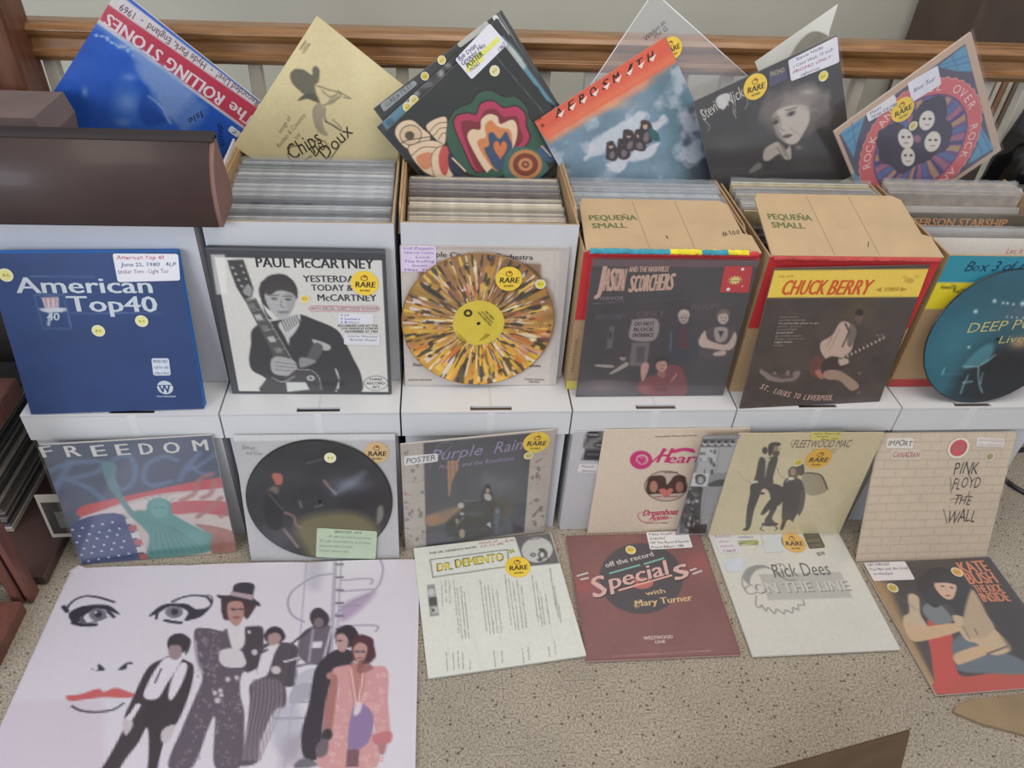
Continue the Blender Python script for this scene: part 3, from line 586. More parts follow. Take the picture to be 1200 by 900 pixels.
tag(prism('packing_board', [(-1.2, .73), (-.835, .73), (-.829, .80), (-.84, .838), (-1.2, .838)], 'y', .26, .40, mat('mauve_board', (120, 104, 100), .8, .06, 10)), 'greyish brown board behind the dark brown case, at the foot of the newel post', 'board')
# ================================================================ albums leaning on the upper boxes
def Q_(k): return POSE[k][3]
BLK = (48, 46, 48); INK = (52, 50, 52); PALE = (228, 224, 218)
# --- blue boxed set
A = Art(Q_('at40'), (0, 270, 4.0923), 120, (32, 60, 112)); A.mottle(.07, 8, 2); A.glow(150, 350, 300, 160, (44, 74, 126), .4)
WT = (196, 204, 214)
A.text('American', (106, 278), (756, 278), 72, WT, 1); A.text('Top40', (350, 366), (776, 368), 72, WT, 1)
for x0, x1, y in ((165, 470, 201), (350, 780, 374)): A.line([(x0, y), (x1, y)], 3, (120, 140, 176))
A.line([(183, 287), (325, 287), (360, 446), (226, 448), (183, 287)], 3, (120, 140, 176))
A.poly([(220, 300), (300, 298), (300, 348), (236, 350)], (200, 204, 212)); 
for i in range(3): A.poly([(232+i*24, 302), (243+i*24, 302), (248+i*21, 345), (240+i*21, 345)], (190, 110, 118))
A.sp([(216, 352), (330, 350), (326, 366), (270, 372), (226, 366)], (200, 206, 214)); A.text('40', (246, 408), (306, 408), 34, (190, 200, 210), 1, .2); A.line([(262, 372), (252, 430)], 10, (190, 200, 210))
A.note([(740, 588), (823, 588), (833, 670), (750, 670)], [('PROMO ONLY', (90, 90, 110)), ('not for sale', (110, 110, 130)), ('stereo', (110, 110, 130))], (204, 214, 226))
c = A.xz((805, 728)); A.ink.ring(c, 0, .0145, WT, 24); A.ink.ring((c[0], c[1]), .0, .0145, (32, 60, 112), 1, 1, 0, 0); A.text('W', (780, 752), (832, 752), 34, (32, 60, 112), 1); A.ink.add([(c[0]-.016, c[1]+.004), (c[0]+.016, c[1]+.004), (c[0]+.016, c[1]+.0055), (c[0]-.016, c[1]+.0055)], [(0, 1, 2, 3)], (32, 60, 112)); A.text('WATERMARK', (765, 774), (858, 774), 7, WT, 1)
A.dot(52, 192, 33); A.dot(490, 457, 29); A.dot(695, 411, 29)
A.note([(557, 90), (868, 92), (878, 218), (582, 226)], [('American Top 40', (196, 70, 90), .05, .78), ('June 22, 1980   4LP', (50, 60, 130), .1, .95), ('Sticker Torn - Light Tan', (150, 110, 150), .02, .82), ('', INK), ], (226, 226, 234))
cover('at40', 'navy blue boxed set with large white serif title and three pale price dots', A, cat='record album', t=.020, edge=(34, 112, 196), gloss='satin')
# --- black bordered guitarist box set
A = Art(Q_('mac'), (235, 275, 4.5), 130, (212, 210, 204)); A.mottle(.02, 5, 2)
A.frame((62, 64, 70), .045, .06, .022, .018); A.frame((84, 88, 94), .0, .012, .0, .0)
for t, a, b, h, c, bd in (('PAUL McCARTNEY', (298, 156), (916, 165), 50, (50, 52, 58), 1), ('YESTERDAY', (548, 234), (850, 236), 34, (60, 62, 68), 1), ('TODAY &', (590, 280), (806, 281), 32, (60, 62, 68), 1), ('McCARTNEY', (620, 333), (930, 335), 34, (60, 62, 68), 1),
                          ('WITH SPECIAL GUEST STEVIE WONDER', (588, 381), (938, 382), 14, (150, 70, 90), 0), ('RECORDED LIVE AT THE', (728, 470), (938, 470), 11, (80, 80, 84), 1), ('LOS ANGELES FORUM', (745, 484), (938, 484), 11, (80, 80, 84), 1), ('NOVEMBER 27, 1989', (765, 500), (938, 500), 11, (80, 80, 84), 1),
                          ('THREE', (890, 752), (962, 752), 12, (90, 90, 92), 1), ('RECORD', (880, 773), (976, 773), 13, (90, 90, 92), 1), ('SET', (908, 793), (950, 793), 12, (90, 90, 92), 1)): A.text(t, a, b, h, c, bd)
A.line([(590, 362), (930, 362), (948, 374), (934, 388), (590, 388), (574, 375), (590, 362)], 4, (176, 92, 110)); t = np.linspace(0, 2*math.pi, 24); A.line(np.c_[928+62*np.cos(t), 766+38*np.sin(t)], 4, (100, 100, 104))
# man in a black coat with a guitar (generic)
JK = (58, 58, 62)
A.sp([(272, 560), (276, 490), (330, 450), (430, 432), (520, 405), (600, 430), (720, 484), (770, 560), (810, 640), (848, 720), (850, 812), (726, 812), (735, 740), (712, 690), (708, 812), (334, 812), (352, 745), (280, 700), (262, 640)], JK)
A.ell(418, 290, 104, 100, (62, 60, 62), warp=.03); A.sp([(322, 260), (318, 300), (345, 380), (380, 430), (350, 420), (330, 340)], (62, 60, 62), warp=.02)
A.sp([(345, 300), (380, 262), (440, 262), (492, 290), (506, 330), (486, 388), (448, 430), (412, 424), (372, 380), (352, 340)], (176, 176, 176)); A.sp([(350, 300), (364, 250), (420, 238), (484, 250), (512, 310), (470, 285), (420, 280), (380, 300)], (66, 64, 66), warp=.02)
A.sp([(450, 290), (500, 300), (500, 360), (466, 410), (462, 350)], (150, 150, 152), .6)
for x, y in ((394, 322), (466, 326)): A.ell(x, y, 17, 6, (84, 84, 86)); A.line([(x-26, y-17), (x+24, y-18)], 6, (90, 90, 90))
A.line([(432, 330), (428, 362), (444, 366)], 5, (120, 120, 120)); A.line([(418, 392), (464, 392)], 8, (100, 98, 98)); A.line([(424, 402), (456, 402)], 5, (140, 138, 138))
A.sp([(420, 450), (500, 405), (530, 410), (520, 470), (470, 530), (430, 490)], (196, 196, 194))
for i in range(7): A.line([(432+i*13, 440-i*5), (458+i*11, 500-i*9)], 5, (70, 70, 72))
A.poly([(440, 500), (480, 490), (470, 570)], (190, 190, 190))
A.poly([(148, 120), (232, 116), (286, 270), (278, 312), (238, 330), (196, 262), (166, 180)], (64, 64, 66)); A.poly([(240, 330), (296, 318), (552, 778), (470, 778)], (84, 84, 84))
for i in range(7): x, y = 268+i*34, 350+i*58; A.poly([(x-14, y), (x+20, y-6), (x+34, y+24), (x+2, y+28)], (182, 182, 180) if i % 2 else (120, 120, 120)); 
for i in range(9): x, y = 250+i*32, 335+i*52; A.line([(x, y), (x+40, y-10)], 3, (190, 190, 190))
for i in range(4): A.dotp = A.ell(176+i*16, 160+i*32, 7, 6, (190, 190, 190)); A.ell(222+i*12, 150+i*34, 6, 5, (190, 190, 190))
A.sp([(250, 250), (278, 270), (270, 310), (230, 290)], (150, 150, 150)); A.line([(300, 320), (560, 770)], 4, (190, 190, 188))
A.sp([(380, 640), (420, 626), (500, 650), (510, 700), (470, 726), (400, 720), (376, 690)], (170, 168, 168)); 
for i in range(3): A.line([(400, 655+i*20), (505, 668+i*18)], 4, (110, 108, 108))
A.sp([(365, 735), (430, 755), (520, 690), (600, 712), (640, 770), (650, 812), (600, 812), (340, 812)], (74, 72, 74)); A.line([(385, 738), (440, 760), (500, 730)], 4, (200, 200, 200), smooth=True); A.line([(520, 694), (590, 700), (630, 740), (640, 800)], 4, (190, 190, 190), smooth=True)
A.poly([(456, 760), (560, 762), (578, 800), (462, 812)], (206, 206, 202)); A.ell(585, 740, 20, 14, (200, 200, 198)); A.ell(585, 740, 10, 7, (80, 80, 80))
A.sp([(602, 536), (684, 566), (682, 592), (640, 590), (598, 552)], (178, 178, 176)); A.sp([(606, 556), (650, 580), (612, 650), (560, 650)], (92, 92, 94)); A.sp([(530, 632), (590, 640), (612, 654), (570, 676), (528, 682)], (140, 140, 140))
A.poly([(60, 90), (135, 90), (148, 300), (92, 300)], (232, 230, 224), .7)
A.rare(868, 240, 68, (1, .02)); A.dot(555, 322, 24, (232, 206, 90))
A.note([(730, 397), (915, 401), (915, 456), (730, 452)], [('3 LP', (50, 60, 160), .05, .3), ('3 Letters', (50, 60, 160), .05, .62), ('2 B.Hour', (50, 60, 160), .05, .6)], (222, 222, 228))
A.note([(760, 506), (948, 510), (948, 566), (760, 562)], [('Stevie Wonder', (120, 120, 130), .1, .95), ('Special Guest', (120, 120, 130), .15, .9), ('', INK)], (218, 218, 222))
cover('mac', 'black bordered box set showing a man in a black coat holding a guitar', A, t=.012, edge=(66, 68, 74), gloss='gloss')
# --- white sleeve behind the splattered disc
A = Art(Q_('temple'), (450, 270, 4.5), 70, (206, 196, 188)); A.mottle(.03, 4, 2)
A.text('Temple City Kazoo Orchestra', (180, 130), (785, 150), 27, (70, 62, 58), 1); A.text('featuring', (152, 712), (260, 714), 18, (90, 70, 50), 1); A.text('Some of the Above', (600, 714), (826, 718), 18, (90, 70, 50), 1)
A.text('LIMITED EDITION', (126, 790), (250, 790), 10, (110, 100, 90), 1); A.text('THREE SONGS', (738, 786), (846, 788), 9, (110, 100, 90), 1); A.text('ONE SIDE', (762, 799), (820, 800), 9, (110, 100, 90), 1)
A.poly([(180, 200), (280, 160), (830, 170), (828, 280), (700, 330), (182, 260)], (150, 120, 98)); A.line([(905, 120), (880, 820)], 5, (176, 168, 164)); A.band(0, .028, (186, 176, 170)); A.poly([(930, 60), (1005, 60), (925, 780), (885, 820)], (186, 180, 178), .8)
A.note([(88, 74), (274, 76), (276, 210), (90, 212)], [('Led Zeppelin', (120, 90, 180)), ('Whole Lotta', (130, 100, 190)), ('Love', (130, 100, 190), .4, .8), ('The Rolling', (120, 90, 180)), ('Stones', (120, 90, 180), .3, .75), ('Miss You', (130, 60, 150))], (222, 208, 230))
alb_t = cover('temple', 'off-white sleeve with lilac handwritten note, standing behind the splattered disc', A, t=.004, edge=(200, 192, 184))
# splattered translucent disc
def disc_thing(label, A, loc, ang, r, edge, gloss, labelr=0, art_r0=.0, y=-.0016, rings=True):
    root = thing('vinyl_record', label, 'record'); root.matrix_world = pose_matrix(loc, ang)
    bm = bmesh.new(); bmesh.ops.create_cone(bm, cap_ends=True, segments=96, radius1=r, radius2=r, depth=.0022, matrix=Matrix.Translation((0, 0, A.H/2)) @ Matrix.Rotation(math.pi/2, 4, 'X'))
    link('vinyl', bm_mesh(bm, 'vinyl', .0006), mat('vinyl_%d_%d_%d' % edge, edge, .3, coat=.3), root)
    build_art(A, root, y, printed(gloss, .42, .5, .14, .02, rings), disc=(r*.985, art_r0)); A.ink.build('lettering', y-.0008, printed('ink'), root); build_extras(A, root, y-.0012)
    bm = bmesh.new(); bmesh.ops.create_circle(bm, cap_ends=True, segments=16, radius=.0036, matrix=Matrix.Translation((0, y-.0016, A.H/2)) @ Matrix.Rotation(math.pi/2, 4, 'X')); link('spindle_hole', bm_mesh(bm, 'hole'), mat('hole', (30, 28, 28), .8), root)
    return root
A = Art(Q_('temple'), (450, 270, 4.5), 240, (190, 140, 70), W=.316)
cu, cv = A.m((504, 490))[0]; X = (A.U-.5)*1.0; Y = (A.V-.5)*1.0; TH = (np.arctan2(Y, X)/(2*math.pi)) % 1; RR = np.hypot(X, Y)*2
def polar(na, nr, seed, tw=0):
    g = np.random.default_rng(seed).random((na, nr+1)); a = ((TH+tw*RR) % 1)*na; i = a.astype(int) % na; f = a-np.floor(a); f = f*f*(3-2*f); b = np.clip(RR, 0, .999)*nr; j = b.astype(int); q = b-j
    return (g[i, j]*(1-f)+g[(i+1) % na, j]*f)*(1-q)+(g[i, np.minimum(j+1, nr)]*(1-f)+g[(i+1) % na, np.minimum(j+1, nr)]*f)*q
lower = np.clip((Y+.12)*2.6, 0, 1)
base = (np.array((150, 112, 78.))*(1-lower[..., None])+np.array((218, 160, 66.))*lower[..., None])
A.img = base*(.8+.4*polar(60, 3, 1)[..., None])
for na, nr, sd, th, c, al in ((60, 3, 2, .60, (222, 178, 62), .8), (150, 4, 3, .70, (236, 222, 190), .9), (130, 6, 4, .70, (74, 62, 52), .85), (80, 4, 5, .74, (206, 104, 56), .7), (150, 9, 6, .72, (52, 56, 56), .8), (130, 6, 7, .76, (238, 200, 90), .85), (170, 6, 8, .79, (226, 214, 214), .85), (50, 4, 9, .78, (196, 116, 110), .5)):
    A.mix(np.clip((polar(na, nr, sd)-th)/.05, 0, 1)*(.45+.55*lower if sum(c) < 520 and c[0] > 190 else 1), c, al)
A.mix(np.clip(1-np.abs(np.hypot(A.U-.5, A.V-.5)*.316-.0465)/.004, 0, 1), (110, 90, 60), .5)
A.ell(504, 490, 0, 0, (0, 0, 0))
lab = (0, 0)
def shade(t, a, b, h): A.text(t, a, b, h, (90, 76, 30), 1)
A.text('THE TEMPLE', (556, 408), (600, 452), 10, (80, 66, 30), 1); A.text('CITY KAZOO', (536, 410), (592, 470), 10, (80, 66, 30), 1); A.text('ORCHESTRA', (516, 412), (584, 484), 10, (80, 66, 30), 1)
for i in range(4): A.text('33 1/3 RPM STEREO', (404+i*5, 512+i*14), (462-i*2, 570+i*2), 5, (130, 110, 50)); A.text('SIDE ONE', (530+i*12, 565-i*6), (566+i*6, 524+i*2), 5, (110, 92, 40))
A.rare(683, 236, 66, (1, 0)); A.dot(848, 264, 26, (226, 212, 74))
LBL = A.ink; A.ink = Ink()
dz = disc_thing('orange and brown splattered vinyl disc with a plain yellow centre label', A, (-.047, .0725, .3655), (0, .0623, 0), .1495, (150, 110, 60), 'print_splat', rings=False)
bm = bmesh.new(); bmesh.ops.create_cone(bm, cap_ends=True, segments=48, radius1=.0505, radius2=.0505, depth=.0004, matrix=Matrix.Translation((0, -.0022, .158)) @ Matrix.Rotation(math.pi/2, 4, 'X'))
cl = link('center_label', bm_mesh(bm, 'center_label'), mat('label_yellow', (214, 190, 70), .5, .03, 30), dz); LBL.ring((-.021, .181), .004, .0085, (60, 56, 30), 14); LBL.build('lettering', -.0030, printed('ink'), cl)
# --- dark album with torn sleeve and burst label
A = Art(Q_('jason'), (650, 280, 4.5), 130, (66, 62, 66)); A.mottle(.12, 7, 2); A.band(0, .045, (112, 84, 92), .7)
TI = (196, 160, 144)
for i, ch in enumerate('JASON'): A.text(ch, (222+i*27, 262-i*0), (250+i*27, 262), 130 if i == 0 else 118, TI, 1, .12)
A.text('AND THE NASHVILLE', (386, 162), (596, 160), 28, TI, 1, .05)
for i, ch in enumerate('SCORCHERS'): A.text(ch, (383+i*26, 268-i*1.5), (408+i*26, 268-i*1.5), 86, TI, 1, .1)
A.text('FERVOR', (232, 312), (358, 308), 18, (128, 118, 124), 1); A.line([(205, 330), (360, 318)], 3, (140, 130, 136)); A.line([(420, 320), (700, 300)], 8, (84, 78, 82), .6)
A.text('WELCOME', (208, 414), (352, 412), 28, (92, 86, 90), 1); A.text('OPRY', (424, 404), (574, 396), 34, (98, 86, 90), 1); A.text('ROOM', (716, 362), (860, 356), 30, (98, 82, 90), 1)
A.sp([(402, 430), (410, 415), (538, 414), (524, 520), (394, 516)], (150, 138, 138)); 
for i, t_ in enumerate(('DO NOT', 'BLOCK', 'ENTRANCE')): A.text(t_, (414-i*4, 446+i*30), (520-i*2, 444+i*30), 20, (70, 64, 66), 1)
A.poly([(404, 536), (500, 534), (480, 660), (390, 656)], (112, 104, 106)); A.poly([(430, 556), (476, 556), (466, 640), (424, 640)], (84, 78, 80)); A.poly([(286, 450), (312, 450), (298, 566), (268, 570)], (100, 96, 98)); A.ell(290, 496, 10, 22, (66, 62, 66))
def fig(hx, hy, hr, hair, skin, body, bc): A.sp(body, bc); A.ell(hx, hy, hr, hr*1.2, skin); A.sp([(hx-hr*1.1, hy-2), (hx-hr, hy-hr*1.1), (hx, hy-hr*1.6), (hx+hr*1.1, hy-hr*1.1), (hx+hr*1.1, hy), (hx+hr*.6, hy-hr*.7), (hx-hr*.6, hy-hr*.6)], hair, warp=.01); A.line([(hx-hr*.4, hy), (hx-hr*.2, hy)], 4, (70, 60, 60)); A.line([(hx+hr*.3, hy), (hx+hr*.5, hy)], 4, (70, 60, 60)); A.line([(hx-hr*.3, hy+hr*.6), (hx+hr*.3, hy+hr*.6)], 4, (120, 80, 76))
fig(676, 404, 27, (190, 176, 162), (170, 154, 148), [(590, 560), (600, 480), (650, 450), (700, 450), (745, 500), (750, 620), (600, 620)], (60, 62, 72)); A.line([(612, 480), (606, 580)], 8, (96, 110, 130)); A.sp([(655, 460), (690, 460), (700, 560), (650, 560)], (86, 54, 64))
fig(884, 404, 29, (110, 96, 92), (186, 166, 158), [(770, 520), (800, 470), (850, 450), (930, 455), (955, 490), (930, 600), (770, 610)], (78, 68, 72)); A.sp([(840, 460), (905, 460), (900, 520), (850, 530)], (160, 146, 140)); A.poly([(858, 474), (890, 474), (872, 510)], (50, 44, 50)); A.sp([(756, 520), (790, 472), (806, 520), (900, 545), (945, 480), (955, 520), (920, 575), (810, 566), (765, 556)], (190, 170, 158)); A.sp([(836, 590), (890, 576), (896, 600), (840, 606)], (188, 166, 156))
A.sp([(590, 660), (640, 656), (676, 690), (680, 812), (470, 812), (440, 740), (540, 700)], (122, 66, 72)); fig(560, 655, 30, (54, 48, 50), (186, 140, 128), [(540, 690), (580, 690), (575, 720), (545, 715)], (150, 100, 96)); A.sp([(452, 660), (470, 642), (494, 650), (486, 690), (460, 740), (450, 700)], (190, 146, 136)); A.line([(640, 700), (612, 740)], 6, (200, 160, 160))
A.sp([(212, 652), (300, 655), (300, 668), (220, 662)], (170, 156, 150)); A.sp([(290, 695), (372, 640), (378, 660), (300, 700)], (170, 156, 150)); A.ell(356, 612, 16, 20, (160, 146, 140)); A.ell(356, 602, 17, 12, (60, 54, 54))
A.glow(250, 770, 130, 40, (160, 140, 142), .5); A.glow(470, 780, 60, 30, (190, 130, 130), .5)
A.sp([(140, 745), (260, 735), (420, 750), (420, 812), (130, 815)], (130, 118, 122), .35)
A.note([(892, 130), (1040, 132), (1018, 270), (866, 268)], [], (192, 48, 56), 'red square burst label')
A.ink.ring(A.xz((946, 204)), 0, .0035, (230, 200, 110)); 
c = A.xz((946, 204)); burst = []
for i in range(24): a_ = i*math.pi/12; rr_ = .0155 if i % 2 else .008; burst.append((c[0]+rr_*math.cos(a_), c[1]+rr_*.72*math.sin(a_)))
BUR = Ink(); BUR.add([c]+burst, [(0, i+1, (i+1) % 24+1) for i in range(24)], (232, 208, 130)); BUR.ring(A.xz((986, 146)), 0, .0032, (226, 220, 220), 10); BUR.ring(A.xz((910, 252)), 0, .0038, (226, 220, 220), 10); BUR.ring(A.xz((984, 236)), 0, .0015, (226, 220, 220), 8); BUR.text('SCARCE', A.xz((914, 210)), A.xz((976, 210)), .0034, (50, 60, 40), 1, .2)
rj = cover('jason', 'dark album showing young men by a doorway, with a red square burst label', A, t=.004, edge=(80, 76, 80), sleeve=True); BUR.build('burst', -.0038, printed('ink'), rj)
# --- brown album with yellow strip
A = Art(Q_('chuck'), (850, 290, 4.5), 130, (78, 68, 64)); A.mottle(.14, 9, 2); A.glow(700, 330, 110, 90, (104, 90, 62), .5); A.glow(400, 560, 160, 140, (90, 78, 72), .5)
A.poly([(255, 118), (1075, 110), (1030, 258), (215, 262)], (232, 200, 84)); 
for i, w_ in enumerate((('CHUCK', 284, 512), ('BERRY', 526, 748))): A.text(w_[0], (w_[1], 247), (w_[2], 245), 74, (206, 92, 48), 1, .22)
A.text('STEREO', (832, 228), (912, 226), 18, (180, 128, 40), 1); A.poly([(788, 220), (822, 208), (816, 232)], (180, 128, 40)); A.poly([(924, 208), (956, 218), (920, 230)], (180, 128, 40)); A.text('CRL 4176', (276, 156), (356, 154), 11, (170, 140, 60)); A.ell(966, 172, 26, 15, (204, 164, 70)); A.ell(940, 152, 12, 9, (214, 178, 80)); A.ell(1006, 152, 12, 9, (214, 178, 80))
for i, (a_, b_, t_) in enumerate(((284, 376, 'little marie'), (280, 420, 'our little rendezvous'), (276, 486, 'no particular place to go'), (272, 396, 'you two'), (268, 372, 'promised land'), (264, 350, 'you never can tell'), (260, 400, 'go bobby soxer'), (256, 410, 'things i used to do'), (252, 348, 'night beat'), (246, 300, 'merry go'))): A.text(t_, (a_, 368+i*16.5), (b_, 366+i*16.5), 9, (176, 164, 156) if i % 3 == 2 else (140, 130, 124), 1)
CR = (190, 164, 148)
A.sp([(600, 396), (640, 390), (676, 430), (668, 520), (640, 560), (560, 600), (508, 560), (500, 500), (560, 460)], CR); A.sp([(655, 400), (690, 440), (660, 520), (640, 500)], (120, 104, 96)); A.line([(630, 400), (650, 440), (615, 520)], 10, (78, 66, 62)); A.line([(560, 470), (530, 520)], 6, (140, 120, 110)); A.line([(600, 430), (545, 540)], 5, (150, 128, 116))
A.sp([(696, 330), (722, 344), (716, 392), (694, 400), (682, 366)], (104, 86, 78)); A.ell(704, 340, 22, 18, (56, 48, 46)); A.sp([(440, 620), (470, 570), (520, 590), (530, 650), (500, 684), (450, 670)], (108, 70, 62)); A.sp([(470, 650), (520, 640), (540, 670), (500, 690)], (170, 112, 98))
A.line([(545, 620), (790, 494)], 16, (54, 46, 46)); A.sp([(505, 610), (560, 570), (648, 600), (628, 632), (560, 650), (510, 664)], (70, 58, 56)); 
for i in range(12): A.ell(600+i*21, 590-i*10.5, 6, 7, (186, 168, 152))
A.sp([(520, 650), (600, 648), (700, 720), (660, 752), (600, 700), (530, 690)], (160, 132, 116)); A.sp([(596, 590), (640, 584), (646, 606), (604, 620)], CR)
for x, y in ((800, 460), (826, 458), (812, 476), (836, 470), (704, 660), (700, 762)): A.ell(x, y, 6, 6, (130, 116, 108))
A.line([(182, 650), (230, 694)], 12, (150, 132, 124)); A.sp([(180, 640), (240, 660), (262, 650), (300, 690), (330, 645), (345, 690), (360, 655), (398, 650), (370, 690), (320, 706), (230, 694)], (134, 116, 110), warp=.02); A.sp([(220, 664), (300, 668), (360, 676), (300, 690)], (92, 78, 74))
for i, ch in enumerate('ST. LOUIS TO LIVERPOOL'):
    a_ = i/21; x = 176+368*a_; y = 738+64*math.sin(a_*math.pi*.5)**.9+6*math.sin(a_*3.14); A.text(ch, (x, y), (x+15, y+7*(1-a_)), 28, (182, 152, 140), 1) if ch != ' ' else None
cover('chuck', 'brown album with yellow title strip and a guitarist bent low over his guitar', A, t=.004, edge=(110, 96, 88), gloss='satin', sleeve=None)
# --- picture disc on the right
A = Art([(1032, 318), (1300, 296), (1236, 470), (1012, 475)], (1020, 280, 4.5), 150, (38, 92, 108), W=.305); A.view = (1020, 280, 4.5)
A = Art([(1090, 302), (1275, 303), (1216, 471), (1051, 469)], (1020, 280, 4.5), 150, (36, 88, 104), W=.305)
A.mottle(.12, 5, 3); A.glow(430, 560, 260, 240, (70, 140, 156), .55); A.glow(740, 360, 200, 80, (90, 100, 110), .6); A.glow(650, 650, 240, 160, (28, 30, 36), .95); A.glow(620, 820, 200, 60, (60, 58, 62), .8)
A.sp([(640, 560), (1000, 470), (1100, 600), (1000, 800), (560, 860), (380, 800), (430, 690)], (34, 34, 40), .75, soft=.1); A.glow(740, 520, 70, 46, (196, 150, 110), .8); A.glow(360, 760, 90, 40, (50, 110, 120), .5)
for x, y, r_ in ((575, 285, 13), (625, 296, 9), (650, 298, 9), (684, 304, 8), (736, 300, 16), (768, 306, 10), (475, 344, 14), (655, 376, 6), (682, 378, 6), (712, 380, 6), (748, 382, 7), (458, 544, 9), (792, 200, 12)): A.glow(x, y, r_, r_, (220, 228, 226), 1)
A.sp([(440, 660), (480, 590), (560, 528), (600, 545), (580, 620), (520, 650)], (86, 150, 164), .7, soft=.03); 
for p_ in ([(440, 650), (520, 655), (610, 590)], [(470, 700), (440, 800)], [(520, 660), (540, 760), (560, 800)], [(450, 740), (500, 735)], [(555, 690), (545, 750)], [(330, 690), (340, 660)]): A.line(p_, 12, (150, 186, 190), .6, warp=.02)
A.line([(300, 694), (440, 694)], 3, (110, 160, 170), .7)
A.text('DEEP PURPLE', (428, 464), (1010, 424), 52, (182, 176, 120), 0, .15); A.text('Live', (612, 524), (760, 516), 40, (176, 170, 118), 0, .1)
disc_thing('picture disc with blue stage scene and gold serif lettering leaning on the rightmost box', A, (1.0155, .0145, .3655), (0, .17, 0), .1525, (34, 36, 40), 'print_pdisc')
# ================================================================ albums leaning on the lidded boxes
# --- flag and statue album
A = Art(Q_('freedom'), (0, 460, 4.09), 140, (74, 84, 104)); A.mottle(.12, 5, 4); A.glow(330, 560, 90, 160, (104, 110, 128), .5)
fr_ = [('F', 202, 268, 308, 300), ('R', 318, 395, 305, 298), ('E', 442, 520, 303, 296), ('E', 558, 632, 297, 291), ('D', 672, 744, 292, 288), ('O', 788, 872, 287, 283), ('M', 926, 1008, 276, 271)]
for t, a, b, y0, y1 in fr_: A.text(t, (a, y0), (b, y1), 52, (206, 204, 200), 1)
SM = (96, 118, 150)
for p_, w in (([(240, 372), (330, 335), (470, 325), (505, 345), (440, 385), (300, 415), (260, 440)], 26), ([(340, 330), (300, 400), (265, 470)], 30), ([(330, 410), (420, 450), (490, 500)], 30), ([(560, 310), (620, 300), (650, 350), (640, 420), (590, 460), (540, 420), (520, 360), (560, 310)], 26),
              ([(845, 320), (790, 300), (710, 340), (690, 410), (740, 440), (820, 420)], 26), ([(960, 285), (900, 350), (860, 415)], 26), ([(1040, 285), (950, 350), (905, 365)], 22), ([(920, 350), (960, 380), (1010, 385)], 20)): A.line(p_, w*1.1, SM, .75, True, soft=.02)
A.poly([(390, 575), (620, 490), (1065, 400), (1128, 660), (1140, 770), (700, 780), (610, 600), (395, 620)], (190, 176, 172))
for p_, c_ in (([(385, 545), (560, 500), (1062, 400), (1075, 450), (800, 475), (600, 520), (400, 590)], (190, 84, 88)), ([(400, 590), (590, 535), (800, 490), (1085, 455), (1095, 520), (900, 520), (640, 560), (410, 620)], (206, 192, 190)), ([(830, 520), (1095, 520), (1105, 590), (960, 570), (830, 575)], (186, 92, 94)), ([(860, 585), (1105, 590), (1120, 660), (1000, 650)], (204, 188, 180)), ([(940, 625), (1125, 665), (1138, 765), (1020, 770), (1020, 690)], (164, 110, 98))): A.sp(p_, c_, soft=.012)
A.sp([(340, 632), (590, 580), (655, 790), (385, 812)], (60, 72, 116)); 
rr = random.Random(3)
for j in range(6):
    for i in range(6):
        x = 350+i*48+(j % 2)*22+j*11; y = 652+j*30-i*9
        if x < 585+j*12: A.ink.add([np.array(A.xz((x, y)))+np.array([math.cos(a_), math.sin(a_)])*(.0042 if k % 2 == 0 else .0018) for k, a_ in enumerate(np.linspace(math.pi/2, 2.5*math.pi, 11)[:-1])], [tuple(range(10))], (190, 198, 214))
for j in range(6): A.poly([(602+j*13, 600+j*34), (640+j*13, 596+j*34), (648+j*13, 622+j*34), (610+j*13, 626+j*34)], (206, 196, 192) if j % 2 == 0 else (176, 92, 92))
TE = (84, 140, 136); TD = (58, 106, 104)
A.sp([(490, 340), (520, 325), (560, 345), (555, 400), (580, 470), (640, 560), (700, 590), (720, 640), (640, 600), (560, 500), (520, 440), (500, 390)], (92, 132, 136), .9, soft=.012)
A.sp([(700, 560), (712, 520), (760, 500), (815, 520), (830, 575), (900, 620), (980, 660), (1020, 680), (1015, 750), (900, 775), (740, 795), (706, 760), (716, 680), (640, 590), (660, 560)], TE, soft=.012); A.glow(930, 690, 80, 60, (112, 168, 160), .5)
for i in range(9): A.line([(740+i*12, 610+i*4), (720+i*28, 700+i*3), (735+i*30, 780-i*3)], 6, TD, .5, True)
A.ell(765, 548, 44, 50, (98, 154, 148)); A.line([(740, 545), (755, 545)], 5, TD); A.line([(775, 545), (790, 545)], 5, TD)
for i in range(5): A.line([(720+i*24, 510+abs(2-i)*4), (700+i*34, 484+abs(2-i)*8)], 4, (110, 150, 146))
for p_ in ([(1020, 385), (960, 410), (930, 480), (870, 512)], [(1030, 420), (1010, 480), (970, 500)], [(1060, 500), (1020, 540), (950, 590)], [(1100, 560), (1060, 590)]): A.line(p_, 26, (166, 112, 106), .8, True, soft=.02)
A.ell(1045, 720, 40, 46, (150, 96, 84), .8, soft=.03)
cover('freedom', 'album with white block title above a green statue and striped flag', A, t=.006, edge=(190, 188, 184), gloss='gloss', sleeve=True)
